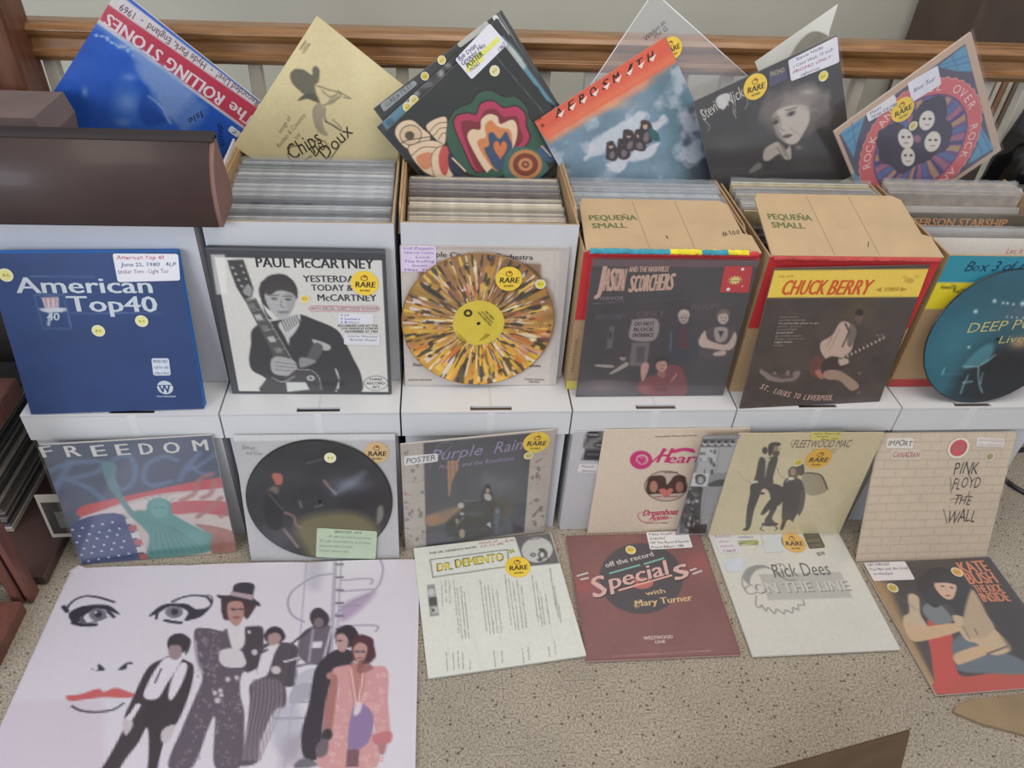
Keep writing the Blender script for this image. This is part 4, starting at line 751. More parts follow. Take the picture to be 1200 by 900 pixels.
# --- black picture disc in a clear sleeve
A = Art(Q_('pic'), (250, 470, 4.5), 60, (184, 182, 182), W=.318); A.mottle(.06, 4, 3); A.band(0, .035, (204, 204, 204)); A.text('Simon', (150, 252), (222, 256), 22, (110, 108, 112), 0, .2, .12); A.text('and Cher', (170, 278), (262, 284), 20, (130, 128, 130), 0, .2, .12)
A.rare(862, 268, 60, (1, 0), (206, 176, 128)); A.note([(552, 658), (868, 676), (860, 822), (546, 812)], [('GREATEST HITS', (90, 92, 80), .28, .74), ('A1 side one track list and notes', (140, 150, 130), .2, .9), ('B1 side two track list and notes', (150, 160, 140), .05, .9), ('recorded and mixed at the studio', (150, 160, 140), .05, .6), ('limited picture disc', (150, 160, 140), .05, .55), ('', INK)], (184, 200, 172), 'pale green track list card')
SV = A.extra; A.extra = [e for e in SV if e[0] == 'rare']
cover('pic', 'clear sleeve with faint grey backing card, standing behind the black picture disc', A, t=.002, edge=(190, 190, 190))
A = Art(Q_('pic'), (250, 470, 4.5), 150, (50, 50, 52), W=.318); A.extra = [e for e in SV if e[0] != 'rare']; A.mottle(.2, 6, 8)
A.glow(720, 430, 130, 50, (104, 110, 122), .8); A.sp([(640, 470), (780, 370), (800, 385), (680, 480)], (140, 148, 164), .5, soft=.05); A.glow(340, 700, 160, 90, (90, 90, 96), .6)
A.sp([(440, 660), (500, 600), (640, 575), (780, 590), (870, 670), (860, 830), (560, 830), (480, 760)], (128, 120, 82), .8, soft=.08); A.sp([(870, 560), (895, 545), (900, 600), (870, 640)], (140, 140, 130), .8, soft=.02)
A.sp([(318, 380), (350, 372), (372, 400), (364, 432), (330, 430)], (170, 100, 86), soft=.012, warp=.02); A.sp([(290, 470), (320, 440), (350, 450), (345, 480), (310, 480)], (130, 110, 98), .8, soft=.02); A.sp([(290, 470), (330, 480), (370, 560), (360, 660), (300, 660), (270, 560)], (40, 40, 42), .9, soft=.02)
for p_, w_, c_ in (([(385, 580), (430, 600), (440, 640), (470, 660)], 16, (150, 120, 110)), ([(380, 670), (420, 720), (450, 760)], 18, (150, 130, 126)), ([(300, 480), (350, 540), (370, 560)], 8, (120, 110, 100)), ([(590, 412), (610, 440)], 18, (150, 120, 108)), ([(620, 450), (650, 480)], 14, (150, 150, 156)), ([(500, 320), (575, 300)], 5, (150, 146, 140)), ([(460, 520), (470, 550)], 12, (130, 128, 124)), ([(540, 550), (580, 540)], 8, (130, 128, 124))): A.line(p_, w_, c_, .8, True, soft=.015)
A.dot(622, 289, 29, (226, 222, 170))
disc_thing('black picture disc with a pale green card at its lower edge', A, (-.3741, -.0783, .0018), (-.0065, .2193, 0), .150, (34, 34, 36), 'print_pdisc')
# --- purple-grey album with a poster label
A = Art(Q_('purple'), (450, 470, 4.735), 140, (186, 176, 166), W=.318); A.mottle(.06, 8, 3)
rr = random.Random(5)
for i in range(46):
    L_ = i % 2; x = (rr.uniform(115, 212) if L_ else rr.uniform(815, 900)); y = rr.uniform(260, 790) if L_ else rr.uniform(270, 700)
    A.ell(x, y, rr.uniform(5, 17), rr.uniform(4, 11), (116, 104, 98) if rr.random() < .75 else (176, 120, 118), .75, rot=rr.uniform(0, 180), warp=.03)
for y in (300, 372, 440, 555, 640, 700): A.line([(110, y), (150, y+8), (218, y-4)], 3, (130, 120, 112), .7, True, warp=.02); A.line([(800, y-20), (850, y-6), (905, y-16)], 3, (130, 120, 112), .7, True, warp=.02)
A.poly([(218, 228), (820, 172), (776, 722), (234, 806)], (70, 70, 78))
A.sp([(230, 640), (330, 600), (430, 580), (420, 620), (340, 670), (250, 690)], (168, 134, 100), .8, soft=.03); A.glow(270, 645, 40, 26, (190, 120, 80), .7); A.glow(640, 460, 130, 70, (104, 104, 114), .7); A.glow(330, 600, 60, 40, (110, 96, 92), .5); A.glow(700, 620, 60, 80, (80, 90, 104), .5); A.glow(570, 430, 40, 50, (120, 112, 120), .5); A.glow(300, 760, 80, 40, (86, 88, 98), .8)
A.poly([(350, 326), (410, 322), (412, 370), (376, 440), (364, 522), (356, 522)], (180, 134, 94), .9); A.line([(392, 322), (392, 420)], 4, (110, 80, 70)); A.line([(368, 330), (366, 480)], 4, (130, 96, 80))
PP = (150, 134, 166)
A.text('Purple', (248, 330), (540, 292), 60, PP, 0, .35); A.text('Rain', (600, 286), (766, 262), 60, PP, 0, .35); A.text('Prince', (300, 372), (400, 366), 22, PP, 0, .3); A.text('and the Revolution', (430, 358), (720, 322), 24, PP, 0, .3); A.line([(250, 370), (300, 240), (380, 235), (310, 300)], 5, PP, .7, True)
# dark rider on a motorcycle, generic
DK = (44, 44, 50)
A.sp([(340, 690), (420, 600), (480, 560), (560, 540), (620, 560), (640, 640), (620, 720), (480, 760), (380, 740)], DK, .9, soft=.03, warp=.03); A.ell(570, 520, 34, 50, DK, warp=.02); A.ell(572, 478, 20, 22, (36, 34, 38), warp=.02); A.ell(574, 492, 11, 13, (170, 150, 140))
A.sp([(556, 512), (580, 505), (596, 530), (585, 550), (562, 540)], (176, 172, 172), warp=.02); A.ell(426, 574, 18, 16, (186, 180, 170), soft=.012); A.ell(432, 620, 13, 9, (176, 170, 160), soft=.012); A.ell(404, 660, 10, 14, (150, 146, 140), soft=.01); A.ell(432, 730, 16, 26, (170, 150, 116), soft=.012); A.poly([(566, 680), (586, 664), (594, 698)], (196, 196, 196))
A.line([(400, 690), (440, 640)], 6, (140, 140, 146)); A.line([(440, 548), (530, 545)], 6, (120, 118, 122)); A.line([(590, 680), (630, 650), (640, 590)], 8, (96, 110, 130), soft=.01); A.sp([(612, 590), (640, 585), (640, 640), (630, 720), (612, 720)], (86, 102, 120), .8, soft=.02); A.ell(626, 606, 11, 13, (110, 126, 150), soft=.01); A.glow(500, 620, 60, 20, (90, 88, 92), .7)
A.rare(844, 222, 63, (1, -.02)); A.dot(800, 296, 23, (228, 214, 110)); A.note([(110, 298), (298, 284), (298, 328), (112, 352)], [('POSTER', (70, 70, 80), .04, .92)], (228, 224, 222), 'white handwritten POSTER label')
cover('purple', 'dark purple-grey album with floral side borders and a handwritten POSTER label', A, t=.005, edge=(196, 188, 178), sleeve=True)
# --- plain white sleeve with black mono label, tucked behind
A = Art([(671.5, 505), (841, 503), (805.5, 616), (654, 620)], (640, 470, 4.735), 60, (196, 194, 196), W=.31)
A.poly([(228, 158), (330, 156), (330, 256), (196, 254)], (74, 72, 74)); A.poly([(230, 215), (270, 170), (330, 165), (330, 190), (250, 252), (200, 252)], (128, 126, 128)); A.poly([(212, 262), (330, 262), (330, 330), (192, 324)], (58, 58, 62)); A.ell(256, 184, 38, 20, (52, 50, 52)); A.ell(290, 240, 28, 14, (52, 50, 52))
A.text('MONO', (228, 190), (284, 190), 12, (180, 178, 178), 1); A.text('MONO', (272, 246), (312, 246), 10, (180, 178, 178), 1); A.text('MICROGROOVE', (218, 298), (320, 298), 12, (110, 120, 126), 1)
A.note([(176, 344), (310, 348), (306, 398), (164, 390)], [('Mono', (120, 70, 70), .1, .6), ('Series', (130, 110, 120), .15, .7)], (226, 222, 222))
cover('mono', 'plain white sleeve with black mono label peeking out behind the pink-lettered album', A, pose=((.3080, -.0030, .001), (0, .0, 0), .31, None), t=.002, edge=(214, 214, 214))
# --- cream album with pink lettering
A = Art(Q_('heart'), (640, 470, 4.735), 140, (222, 204, 182)); A.mottle(.02, 5, 2)
MG = (204, 62, 120)
A.ell(522, 312, 62, 52, MG); A.ell(528, 310, 34, 28, (222, 204, 182)); A.ell(526, 312, 28, 23, MG); A.line([(496, 306), (512, 292), (526, 306), (538, 290), (552, 304), (526, 336), (496, 306)], 5, (232, 170, 190), 1, True)
A.line([(575, 330), (610, 300), (660, 256)], 14, MG, 1, True); A.text('H', (600, 326), (668, 326), 78, MG, 1, .3); A.text('eart', (656, 330), (846, 328), 52, MG, 1, .15); A.sp([(680, 262), (760, 245), (812, 252), (816, 272), (760, 262), (700, 275)], MG)
A.text('featuring MAGIC MAN and CRAZY ON YOU', (600, 186), (832, 180), 8, (130, 110, 96), 1)
A.ell(660, 457, 120, 86, (120, 96, 86)); A.ell(660, 457, 114, 81, (204, 184, 170)); A.sp([(560, 420), (600, 398), (650, 402), (668, 450), (700, 405), (750, 400), (772, 430), (768, 490), (700, 500), (620, 500), (560, 500)], (84, 60, 54), warp=.02); A.ell(592, 460, 22, 32, (186, 132, 112)); A.ell(736, 462, 22, 30, (170, 120, 100)); A.sp([(620, 480), (650, 470), (664, 480), (680, 468), (700, 480), (660, 520)], (206, 120, 112)); A.text('with a dream', (590, 520), (730, 516), 9, (140, 70, 80), 1); A.text('MUSHROOM', (650, 386), (724, 384), 8, (120, 90, 80), 1)
A.text('Dreamboat', (528, 622), (722, 614), 32, (196, 60, 100), 1, .25); A.text('Annie', (566, 646), (668, 640), 26, (196, 60, 100), 1, .25); A.line([(540, 600), (506, 612), (520, 648), (560, 655), (690, 632)], 5, (196, 60, 100), 1, True); A.text('CONTAINS THE HIT SINGLE', (540, 666), (672, 664), 7, (150, 110, 100), 1)
cover('heart', 'cream album with swirling pink title and a small round picture', A, t=.004, edge=(210, 196, 176), gloss='flat')
# --- black and white collage album
A = Art(Q_('collage'), (640, 470, 4.735), 120, (150, 150, 152)); A.mottle(.25, 5, 9); rr = random.Random(8)
for (x0, y0, x1, y1, c_) in ((850, 196, 1040, 240, 90), (846, 244, 950, 320, 190), (950, 240, 1040, 400, 168), (835, 322, 945, 384, 176), (804, 384, 900, 458, 204), (900, 384, 1010, 458, 140), (770, 460, 860, 720, 66), (858, 460, 990, 668, 150), (740, 560, 800, 720, 84)): A.poly([(x0+6, y0), (x1, y0), (x1-14, y1), (x0-8, y1)], (c_, c_, c_+2))
for i in range(5): A.ell(875+i*38, 218, 16, 16, (190, 190, 190), soft=.012); A.ell(877+i*38, 212, 12, 9, (50, 50, 52), soft=.01)
for i in range(44): A.ell(rr.uniform(765, 850), rr.uniform(470, 715), rr.uniform(4, 13), rr.uniform(5, 14), (rr.choice((40, 150, 190, 120)),)*3, .8, soft=.01)
for i in range(16): A.ell(rr.uniform(840, 935), rr.uniform(255, 380), rr.uniform(3, 9), rr.uniform(5, 16), (rr.choice((60, 90, 120)),)*3, .8, soft=.01)
A.ell(850, 420, 28, 28, (80, 80, 82), warp=.03); A.ell(852, 424, 16, 20, (170, 168, 168)); A.line([(862, 470), (820, 690)], 9, (50, 50, 52)); A.poly([(815, 672), (890, 668), (880, 720), (800, 720)], (60, 56, 54)); A.line([(885, 470), (850, 660)], 3, (110, 110, 112)); A.sp([(900, 440), (960, 420), (1000, 430), (980, 456), (900, 458)], (70, 70, 72))
cover('collage', 'black and white photo collage album wedged between the two cream albums', A, t=.004, edge=(120, 120, 120), gloss='gloss')
# --- cream album with two dark figures
A = Art(Q_('fleet'), (810, 470, 4.735), 150, (214, 200, 162), W=.318); A.mottle(.03, 4, 2); A.frame((202, 188, 150), .006, .006, .006, .006)
A.text('FLEETWOOD MAC', (548, 240), (866, 238), 40, (96, 84, 64), 0, .12); A.line([(552, 242), (545, 210), (560, 198)], 3, (96, 84, 64)); A.text('RUMOURS', (650, 272), (790, 272), 26, (170, 156, 120), 0, .3)
G1 = (62, 56, 54); SK = (176, 156, 128)
A.sp([(405, 300), (372, 296), (352, 380), (346, 440), (440, 440), (446, 400), (472, 300), (440, 290)], G1); A.sp([(395, 290), (430, 300), (440, 290), (418, 330), (400, 410), (404, 320)], (196, 186, 164)); A.ell(446, 246, 30, 36, (150, 128, 104)); A.sp([(418, 250), (425, 220), (460, 210), (486, 216), (482, 230), (452, 232), (444, 262), (430, 286), (420, 280)], G1); A.ell(400, 256, 15, 20, G1); A.sp([(450, 262), (482, 262), (470, 290), (446, 286)], (84, 70, 60)); A.line([(484, 240), (488, 252)], 4, (150, 128, 104))
A.line([(250, 370), (290, 420), (330, 440)], 3, (170, 158, 130), 1, True); A.line([(305, 430), (352, 440)], 8, SK); A.sp([(326, 430), (356, 424), (366, 446), (336, 456)], (226, 220, 200)); A.line([(466, 350), (490, 400), (540, 420)], 4, (150, 138, 116), 1, True); A.line([(372, 430), (356, 444)], 8, G1)
A.sp([(330, 440), (440, 438), (500, 460), (512, 500), (480, 560), (440, 540), (420, 480), (388, 470), (366, 520), (340, 590), (320, 680), (296, 690), (300, 590), (318, 500)], G1); A.sp([(276, 696), (300, 680), (312, 686), (304, 700)], G1); A.sp([(440, 520), (404, 560), (378, 606), (392, 612), (430, 580), (452, 560)], G1); A.sp([(440, 540), (470, 560), (440, 630), (452, 650), (410, 655), (400, 640), (424, 600)], G1); A.ell(386, 494, 13, 7, G1)
A.ell(428, 664, 46, 12, G1); A.line([(394, 664), (374, 690), (392, 700)], 8, G1); A.line([(450, 664), (470, 690), (456, 698)], 8, G1)
A.sp([(512, 420), (560, 400), (610, 430), (622, 470), (604, 560), (560, 640), (560, 655), (535, 640), (500, 650), (496, 560), (500, 470)], G1, warp=.01); A.sp([(500, 640), (486, 690), (500, 694), (520, 640)], G1); A.ell(560, 380, 30, 36, (110, 90, 74), warp=.02); A.ell(598, 356, 22, 40, (84, 74, 66), warp=.02); A.sp([(606, 400), (650, 378), (712, 396), (745, 470), (700, 500), (640, 502), (612, 450)], (160, 148, 122), .9); A.line([(610, 385), (650, 380), (712, 396), (746, 470)], 9, G1, 1, True); A.sp([(600, 480), (625, 490), (612, 580), (585, 615), (590, 560)], (90, 80, 72)); A.line([(612, 490), (590, 616)], 5, G1); A.line([(520, 428), (556, 404)], 7, (214, 206, 180)); A.ell(545, 412, 18, 8, (226, 220, 200)); A.ell(556, 375, 15, 20, (170, 140, 112)); A.line([(240, 370), (262, 400)], 2, (180, 168, 140)); A.line([(640, 580), (700, 584)], 4, (226, 220, 200), .7)
A.note([(652, 152), (818, 152), (816, 198), (648, 200)], [('Lyric Insert &', (70, 66, 40), .1, .95), ('Poster', (70, 66, 40), .2, .6), ('Rare 1977', (70, 66, 40), .35, .9)], (222, 208, 112), 'pale yellow handwritten label'); A.rare(696, 300, 60, (1, 0), (232, 182, 62)); A.dot(584, 320, 23, (226, 200, 60))
cover('fleet', 'cream album with a tall dark figure beside a caped dancer', A, t=.005, edge=(196, 182, 146), sleeve=True)
# --- brick pattern album
A = Art(Q_('floyd'), (980, 470, 4.5), 140, (206, 188, 164), W=.316); A.mottle(.03, 5, 2)
rr = random.Random(2); rows = 15
for j in range(rows+1):
    v = j/rows; A.mix(np.clip(1-np.abs(A.V-v-.002*np.sin(A.U*9+j))*A.n/1.1, 0, 1), (170, 152, 130), .55)
    for i in range(8):
        u = (i+.5*(j % 2)+rr.uniform(-.08, .08))/6.5; A.mix(np.clip(1-np.abs(A.U-u)*A.n/1.1, 0, 1)*((A.V > v) & (A.V < v+1/rows)), (172, 154, 132), .5)
for t, a, b, h in (('PINK', (608, 384), (738, 378), 60), ('FLOYD', (600, 462), (752, 452), 54), ('THE', (606, 540), (700, 544), 48), ('WALL', (572, 640), (724, 634), 64)): A.text(t, a, b, h, (66, 50, 42), 0, .12, .1)
for p_ in ([(690, 380), (712, 420)], [(598, 400), (600, 480)], [(700, 470), (690, 500)], [(596, 516), (700, 498)], [(560, 568), (580, 640)]): A.line(p_, 4, (66, 50, 42))
A.note([(262, 190), (402, 190), (398, 246), (256, 244)], [('IMPORT', (40, 34, 34), .04, .94)], (224, 216, 206), 'white IMPORT label'); A.note([(286, 250), (440, 250), (436, 306), (280, 304)], [('CANADIAN', (170, 66, 74), .04, .96)], (210, 196, 178), 'red lettered CANADIAN label')
A.extra.append(('dot', (638, 243), 55, (196, 72, 80))); A.text('IMPORTANT', (588, 252), (690, 240), 24, (110, 30, 40), 1)
A.note([(736, 186), (882, 192), (876, 240), (730, 234)], [('stereo long playing', (190, 170, 160)), ('two record set', (190, 170, 160))], (222, 214, 206)); A.dot(802, 288, 23, (168, 158, 104))
cover('floyd', 'off-white album printed as a brick wall with scratchy black lettering', A, t=.006, edge=(200, 184, 160), gloss='flat', sleeve=True)
# ================================================================ albums lying on the carpet
A = Art(Q_('dem'), (480, 610, 4.5), 130, (220, 222, 212)); A.mottle(.015, 4, 2)
A.text('THE DR. DEMENTO SHOW', (105, 184), (354, 150), 11, (90, 90, 92), 1); A.line([(108, 212), (516, 158), (524, 246), (122, 304), (108, 212)], 5, (70, 72, 76))
A.text('DR.', (142, 275), (230, 262), 42, (80, 74, 60), 1, .15); A.text('DEMENTO', (240, 256), (500, 216), 44, (80, 74, 60), 1, .1);
A.text('DR.', (146, 270), (226, 258), 34, (222, 206, 80), 1, .15); A.text('DEMENTO', (245, 252), (496, 212), 36, (222, 206, 80), 1, .1)
A.text('Week of', (362, 132), (462, 118), 12, (190, 90, 100), 0, .2, .1); A.text('10-12-86', (368, 150), (496, 130), 12, (190, 90, 100), 0, .2, .1); A.text('86-46', (504, 122), (550, 114), 14, (170, 120, 120), 0, .2, .1); A.text('$8-', (526, 178), (562, 172), 20, (176, 170, 40), 1)
A.poly([(553, 88), (740, 70), (790, 230), (608, 248)], (106, 104, 104)); A.ell(672, 160, 82, 66, (196, 196, 190), rot=-6); A.ell(650, 186, 15, 11, (90, 90, 90)); A.ell(650, 186, 6, 5, (190, 190, 188)); A.ell(700, 182, 24, 26, (92, 92, 92), warp=.02); A.ell(698, 186, 11, 14, (206, 204, 200)); A.ell(696, 158, 18, 7, (80, 80, 80)); A.line([(716, 190), (730, 206), (722, 220)], 6, (80, 80, 80), 1, True); A.ell(686, 212, 14, 8, (80, 80, 80)); A.text('RECORD', (632, 110), (688, 104), 8, (110, 110, 110), 1)
A.poly([(92, 345), (132, 340), (156, 506), (108, 512)], (150, 150, 146)); A.ell(116, 384, 18, 20, (196, 196, 192)); A.poly([(100, 412), (143, 408), (146, 452), (104, 456)], (84, 84, 86)); A.ell(132, 478, 20, 18, (190, 190, 186)); A.ell(124, 478, 8, 10, (90, 90, 92))
rr = random.Random(4)
for (x, y0, y1, sl) in ((165, 330, 460, .05), (185, 320, 440, .05), (205, 322, 440, .05), (228, 315, 600, .10), (246, 360, 630, .10), (265, 350, 630, .10), (285, 380, 628, .1), (368, 315, 590, .13), (392, 350, 605, .12), (410, 345, 605, .12), (432, 365, 600, .12), (455, 370, 600, .12), (498, 290, 560, .13), (518, 310, 585, .14), (540, 330, 585, .13), (560, 315, 575, .13), (585, 350, 570, .13), (640, 290, 540, .14), (662, 320, 565, .14), (685, 380, 560, .14), (712, 392, 550, .14), (736, 255, 470, .14), (758, 350, 520, .14), (780, 440, 545, .14), (190, 700, 800, .06), (225, 700, 795, .06), (250, 690, 790, .06), (275, 700, 790, .06), (315, 745, 790, .06), (440, 690, 780, .1), (480, 690, 760, .1), (590, 680, 760, .1), (620, 670, 740, .1), (730, 670, 730, .1), (760, 640, 710, .1)):
    A.text(''.join(rr.choice('abcdefghi klmnoprstu ') for _ in range(int((y1-y0)/7))), (x, y0), (x+(y1-y0)*sl, y1), 9, (150, 152, 148))
for x in (150, 300, 430, 570, 700, 820): A.line([(x, 320), (x+70, 800-(x-150)*.15)], 2, (196, 198, 190))
A.rare(570, 250, 61, (1, -.08))
cover('dem', 'white album with yellow graffiti title and typed columns, lying on the carpet', A, t=.006, edge=(196, 198, 186), gloss='satin')
A = Art(Q_('spec'), (650, 610, 5.0), 140, (132, 92, 90)); A.mottle(.08, 5, 2); A.glow(170, 390, 110, 60, (182, 88, 92), .5); A.glow(840, 250, 90, 70, (182, 90, 94), .5); A.frame((126, 82, 80), .012, .008, .012, .008)
A.ell(505, 345, 246, 208, (84, 80, 84)); A.mix(np.clip(((A.V*1.2-.45)), 0, 1)*0, (0, 0, 0)); A.ell(510, 372, 66, 34, (188, 112, 104))
SI = (200, 194, 190)
A.text('off the record', (300, 282), (584, 212), 28, SI, 1)
for txt, p0, p1, h in (('S', (222, 462), (312, 440), 118), ('pecial', (318, 412), (676, 318), 86), ('s', (700, 362), (796, 330), 118)):
    A.text(txt, (p0[0]+4, p0[1]+6), (p1[0]+6, p1[1]+6), h+6, (70, 64, 66), 1, .25); A.text(txt, p0, p1, h, (214, 176, 168), 1, .25)
for (a, b, c_) in (((318, 316), (500, 266), (128, 178, 166)), ((520, 262), (640, 226), (128, 178, 166)), ((372, 416), (686, 326), (224, 170, 156)), ((128, 332), (196, 312), SI), ((150, 352), (200, 342), SI), ((790, 300), (830, 286), SI), ((806, 320), (862, 300), SI)): A.text('-', a, b, 0, c_); d_ = np.array(A.xz(a)); e_ = np.array(A.xz(b)); n_ = np.array([-(e_-d_)[1], (e_-d_)[0]]); n_ = n_/np.linalg.norm(n_)*.0022; A.ink.add([d_-n_, e_-n_, e_+n_, d_+n_], [(0, 1, 2, 3)], c_)
A.text('with', (536, 446), (652, 428), 26, (212, 180, 140), 1); A.text('Mary Turner', (470, 512), (806, 474), 36, (216, 186, 140), 1, .1); A.line([(500, 470), (466, 500), (480, 516), (500, 500)], 5, (216, 186, 140), 1, True)
A.text('WESTWOOD', (522, 706), (694, 696), 20, (214, 196, 190), 1); A.text('ONE', (588, 728), (650, 722), 17, (214, 196, 190), 1)
A.line([(340, 802), (910, 768)], 4, (196, 160, 156), .8); A.line([(430, 762), (750, 740)], 2, (150, 104, 102))
A.dot(444, 180, 27, (222, 194, 80)); A.note([(534, 76), (776, 66), (808, 164), (558, 178)], [('Patty Smyth', (60, 60, 70), .05, .62), ('Scandal', (60, 60, 70), .05, .4), ('Off The Record Special', (60, 60, 70), .03, .95), ('Promo Edition 1984', (60, 60, 70), .03, .8)], (228, 226, 224))
cover('spec', 'dusty maroon album with tilted script title over a black disc, on the carpet', A, t=.006, edge=(190, 160, 154), gloss='satin')
A = Art(Q_('rick'), (820, 610, 5.0), 130, (216, 214, 204)); A.mottle(.015, 4, 2)
A.poly([(345, 320), (822, 306), (892, 458), (400, 472)], (186, 184, 178)); GR = (112, 110, 110)
t = np.linspace(-.9, 3.6, 20); A.line(np.c_[350+104*np.cos(math.pi+t*.75), 360+92*np.sin(math.pi+t*.75)], 7, GR, 1); A.sp([(256, 350), (262, 300), (300, 275), (370, 268), (420, 290), (380, 284), (330, 296), (296, 340), (290, 380)], (150, 148, 146)); t = np.linspace(0, 2*math.pi, 20); A.line(np.c_[300+36*np.cos(t), 410+26*np.sin(t)], 6, GR)
A.line([(330, 445), (326, 500), (350, 515), (360, 500), (385, 535), (400, 515), (435, 550), (450, 525), (490, 552), (500, 530), (540, 545), (545, 515), (575, 528), (575, 500), (610, 500), (600, 470)], 7, GR, 1, True)
A.text('Rick Dees', (432, 340), (772, 322), 74, (100, 98, 98), 0, .15); A.line([(420, 270), (480, 260), (500, 300), (450, 318), (520, 355), (560, 350)], 6, (100, 98, 98), 1, True); A.text('ON THE LINE', (322, 436), (890, 416), 56, (120, 118, 116), 1); A.text('ON THE LINE', (316, 431), (884, 411), 56, (206, 204, 198), 1)
A.note([(70, 88), (200, 84), (250, 196), (118, 200)], [('RADIO', (170, 130, 170), .05, .8), ('show', (170, 130, 170), .15, .6), ('march', (180, 110, 140), .1, .7), ('1989', (170, 100, 140), .1, .7)], (216, 214, 218)); A.note([(204, 86), (352, 84), (364, 150), (222, 152)], [('countdown to', (130, 110, 180), .08, .7), ('1000', (200, 200, 60), .1, .9)], (216, 218, 206)); A.note([(216, 124), (336, 120), (342, 150), (224, 154)], [], (214, 230, 70), 'yellow highlighter strip'); A.note([(128, 232), (256, 222), (262, 306), (160, 306)], [], (208, 214, 222)); A.note([(356, 84), (480, 82), (496, 190), (380, 194)], [], (210, 214, 216))
A.rare(546, 136, 62, (1, 0), (226, 182, 96)); A.note([(600, 84), (692, 78), (734, 164), (640, 172)], [('KNOWN', (120, 116, 92), .2, .8), ('HISTORICALLY', (170, 160, 120), .08, .9), ('VALUABLE', (150, 140, 100), .15, .85)], (84, 78, 62), 'dark brown square label'); A.text('$20', (690, 212), (734, 204), 18, (90, 84, 40), 1); A.text('PROMOTION COPY', (708, 84), (780, 80), 9, (170, 170, 166)); A.text('NOT FOR SALE', (714, 98), (780, 94), 9, (170, 170, 166))
cover('rick', 'white album with grey telephone-cord drawing and grey block title, lying on the carpet', A, t=.006, edge=(216, 214, 204), sleeve=True)
A = Art(Q_('kate'), (1000, 640, 3.46), 140, (60, 50, 46)); A.mottle(.2, 5, 3)
A.poly([(36, 70), (60, 66), (345, 590), (332, 612)], (196, 160, 110), soft=.02); A.poly([(60, 130), (140, 150), (200, 300), (330, 560), (340, 600), (300, 540)], (160, 128, 86), .9, soft=.05); A.glow(110, 260, 30, 60, (190, 164, 120), .5)
A.sp([(330, 600), (340, 520), (300, 380), (330, 330), (400, 370), (420, 520), (540, 520), (692, 500), (692, 600)], (186, 70, 48), soft=.01)
A.sp([(300, 300), (360, 290), (396, 330), (400, 430), (420, 540), (360, 600), (330, 560), (310, 420)], (196, 66, 50)); A.sp([(400, 390), (470, 360), (600, 430), (692, 470), (692, 520), (560, 520), (430, 510), (410, 470)], (96, 108, 116), soft=.02); A.sp([(290, 240), (340, 235), (380, 270), (400, 310), (330, 320), (280, 270)], (118, 124, 126), soft=.015)
HR = (34, 28, 30)
A.sp([(270, 130), (300, 100), (370, 90), (430, 110), (470, 180), (498, 250), (480, 290), (430, 285), (380, 240), (320, 250), (270, 200), (255, 170)], HR, warp=.03); A.sp([(325, 160), (350, 138), (400, 140), (416, 170), (404, 212), (380, 220), (350, 200)], (214, 176, 152)); A.sp([(320, 150), (350, 132), (400, 134), (418, 160), (380, 152), (340, 152)], HR)
for x, y in ((360, 166), (396, 172)): A.ell(x, y, 8, 3, (60, 40, 40))
A.ell(380, 204, 10, 3.5, (180, 60, 60)); A.line([(378, 172), (376, 190)], 2, (190, 140, 120))
SK = (206, 172, 132)
A.sp([(220, 200), (262, 210), (270, 280), (300, 340), (250, 390), (206, 340), (200, 290), (224, 270)], (198, 176, 146), soft=.012); A.sp([(206, 300), (260, 330), (400, 316), (430, 325), (424, 350), (300, 384), (240, 388), (210, 350)], SK); A.sp([(400, 290), (440, 290), (480, 330), (520, 300), (560, 330), (632, 400), (628, 430), (560, 445), (500, 400), (450, 380)], (200, 174, 140), soft=.01, warp=.01)
A.sp([(470, 190), (500, 200), (540, 280), (570, 340), (500, 380), (440, 330)], (184, 160, 130), soft=.02); A.sp([(410, 440), (520, 405), (560, 430), (440, 480), (412, 476)], SK); A.line([(440, 330), (470, 380)], 4, (110, 80, 66)); A.line([(490, 340), (500, 360)], 4, (60, 40, 40)); A.line([(540, 440), (620, 410)], 6, (60, 44, 40))
A.poly([(430, 70), (540, 60), (692, 270), (692, 470), (640, 430), (560, 300)], (48, 38, 36), .8, soft=.05); A.line([(170, 200), (250, 260)], 8, (110, 110, 112), .6, soft=.03)
KO = (212, 130, 88)
A.text('KATE', (440, 114), (556, 104), 40, KO, 1); A.text('BUSH', (468, 158), (590, 152), 40, KO, 1); A.text('THE KICK', (498, 192), (608, 188), 26, KO, 1); A.text('INSIDE', (524, 230), (638, 226), 32, KO, 1); A.line([(490, 164), (600, 160)], 2, KO)
A.dot(157, 174, 19, (200, 180, 70)); A.dot(417, 110, 19, (220, 166, 70)); A.note([(40, 72), (206, 66), (248, 140), (80, 146)], [('HIT IMPORT', (80, 70, 80), .05, .6), ('The Man with the Child', (50, 45, 60), .03, .97), ('In His Eyes', (50, 45, 60), .08, .55), ('', INK)], (224, 218, 218))
cover('kate', 'dark album of a long-haired woman in red boots, lying on the carpet', A, t=.006, edge=(214, 196, 184), sleeve=True)
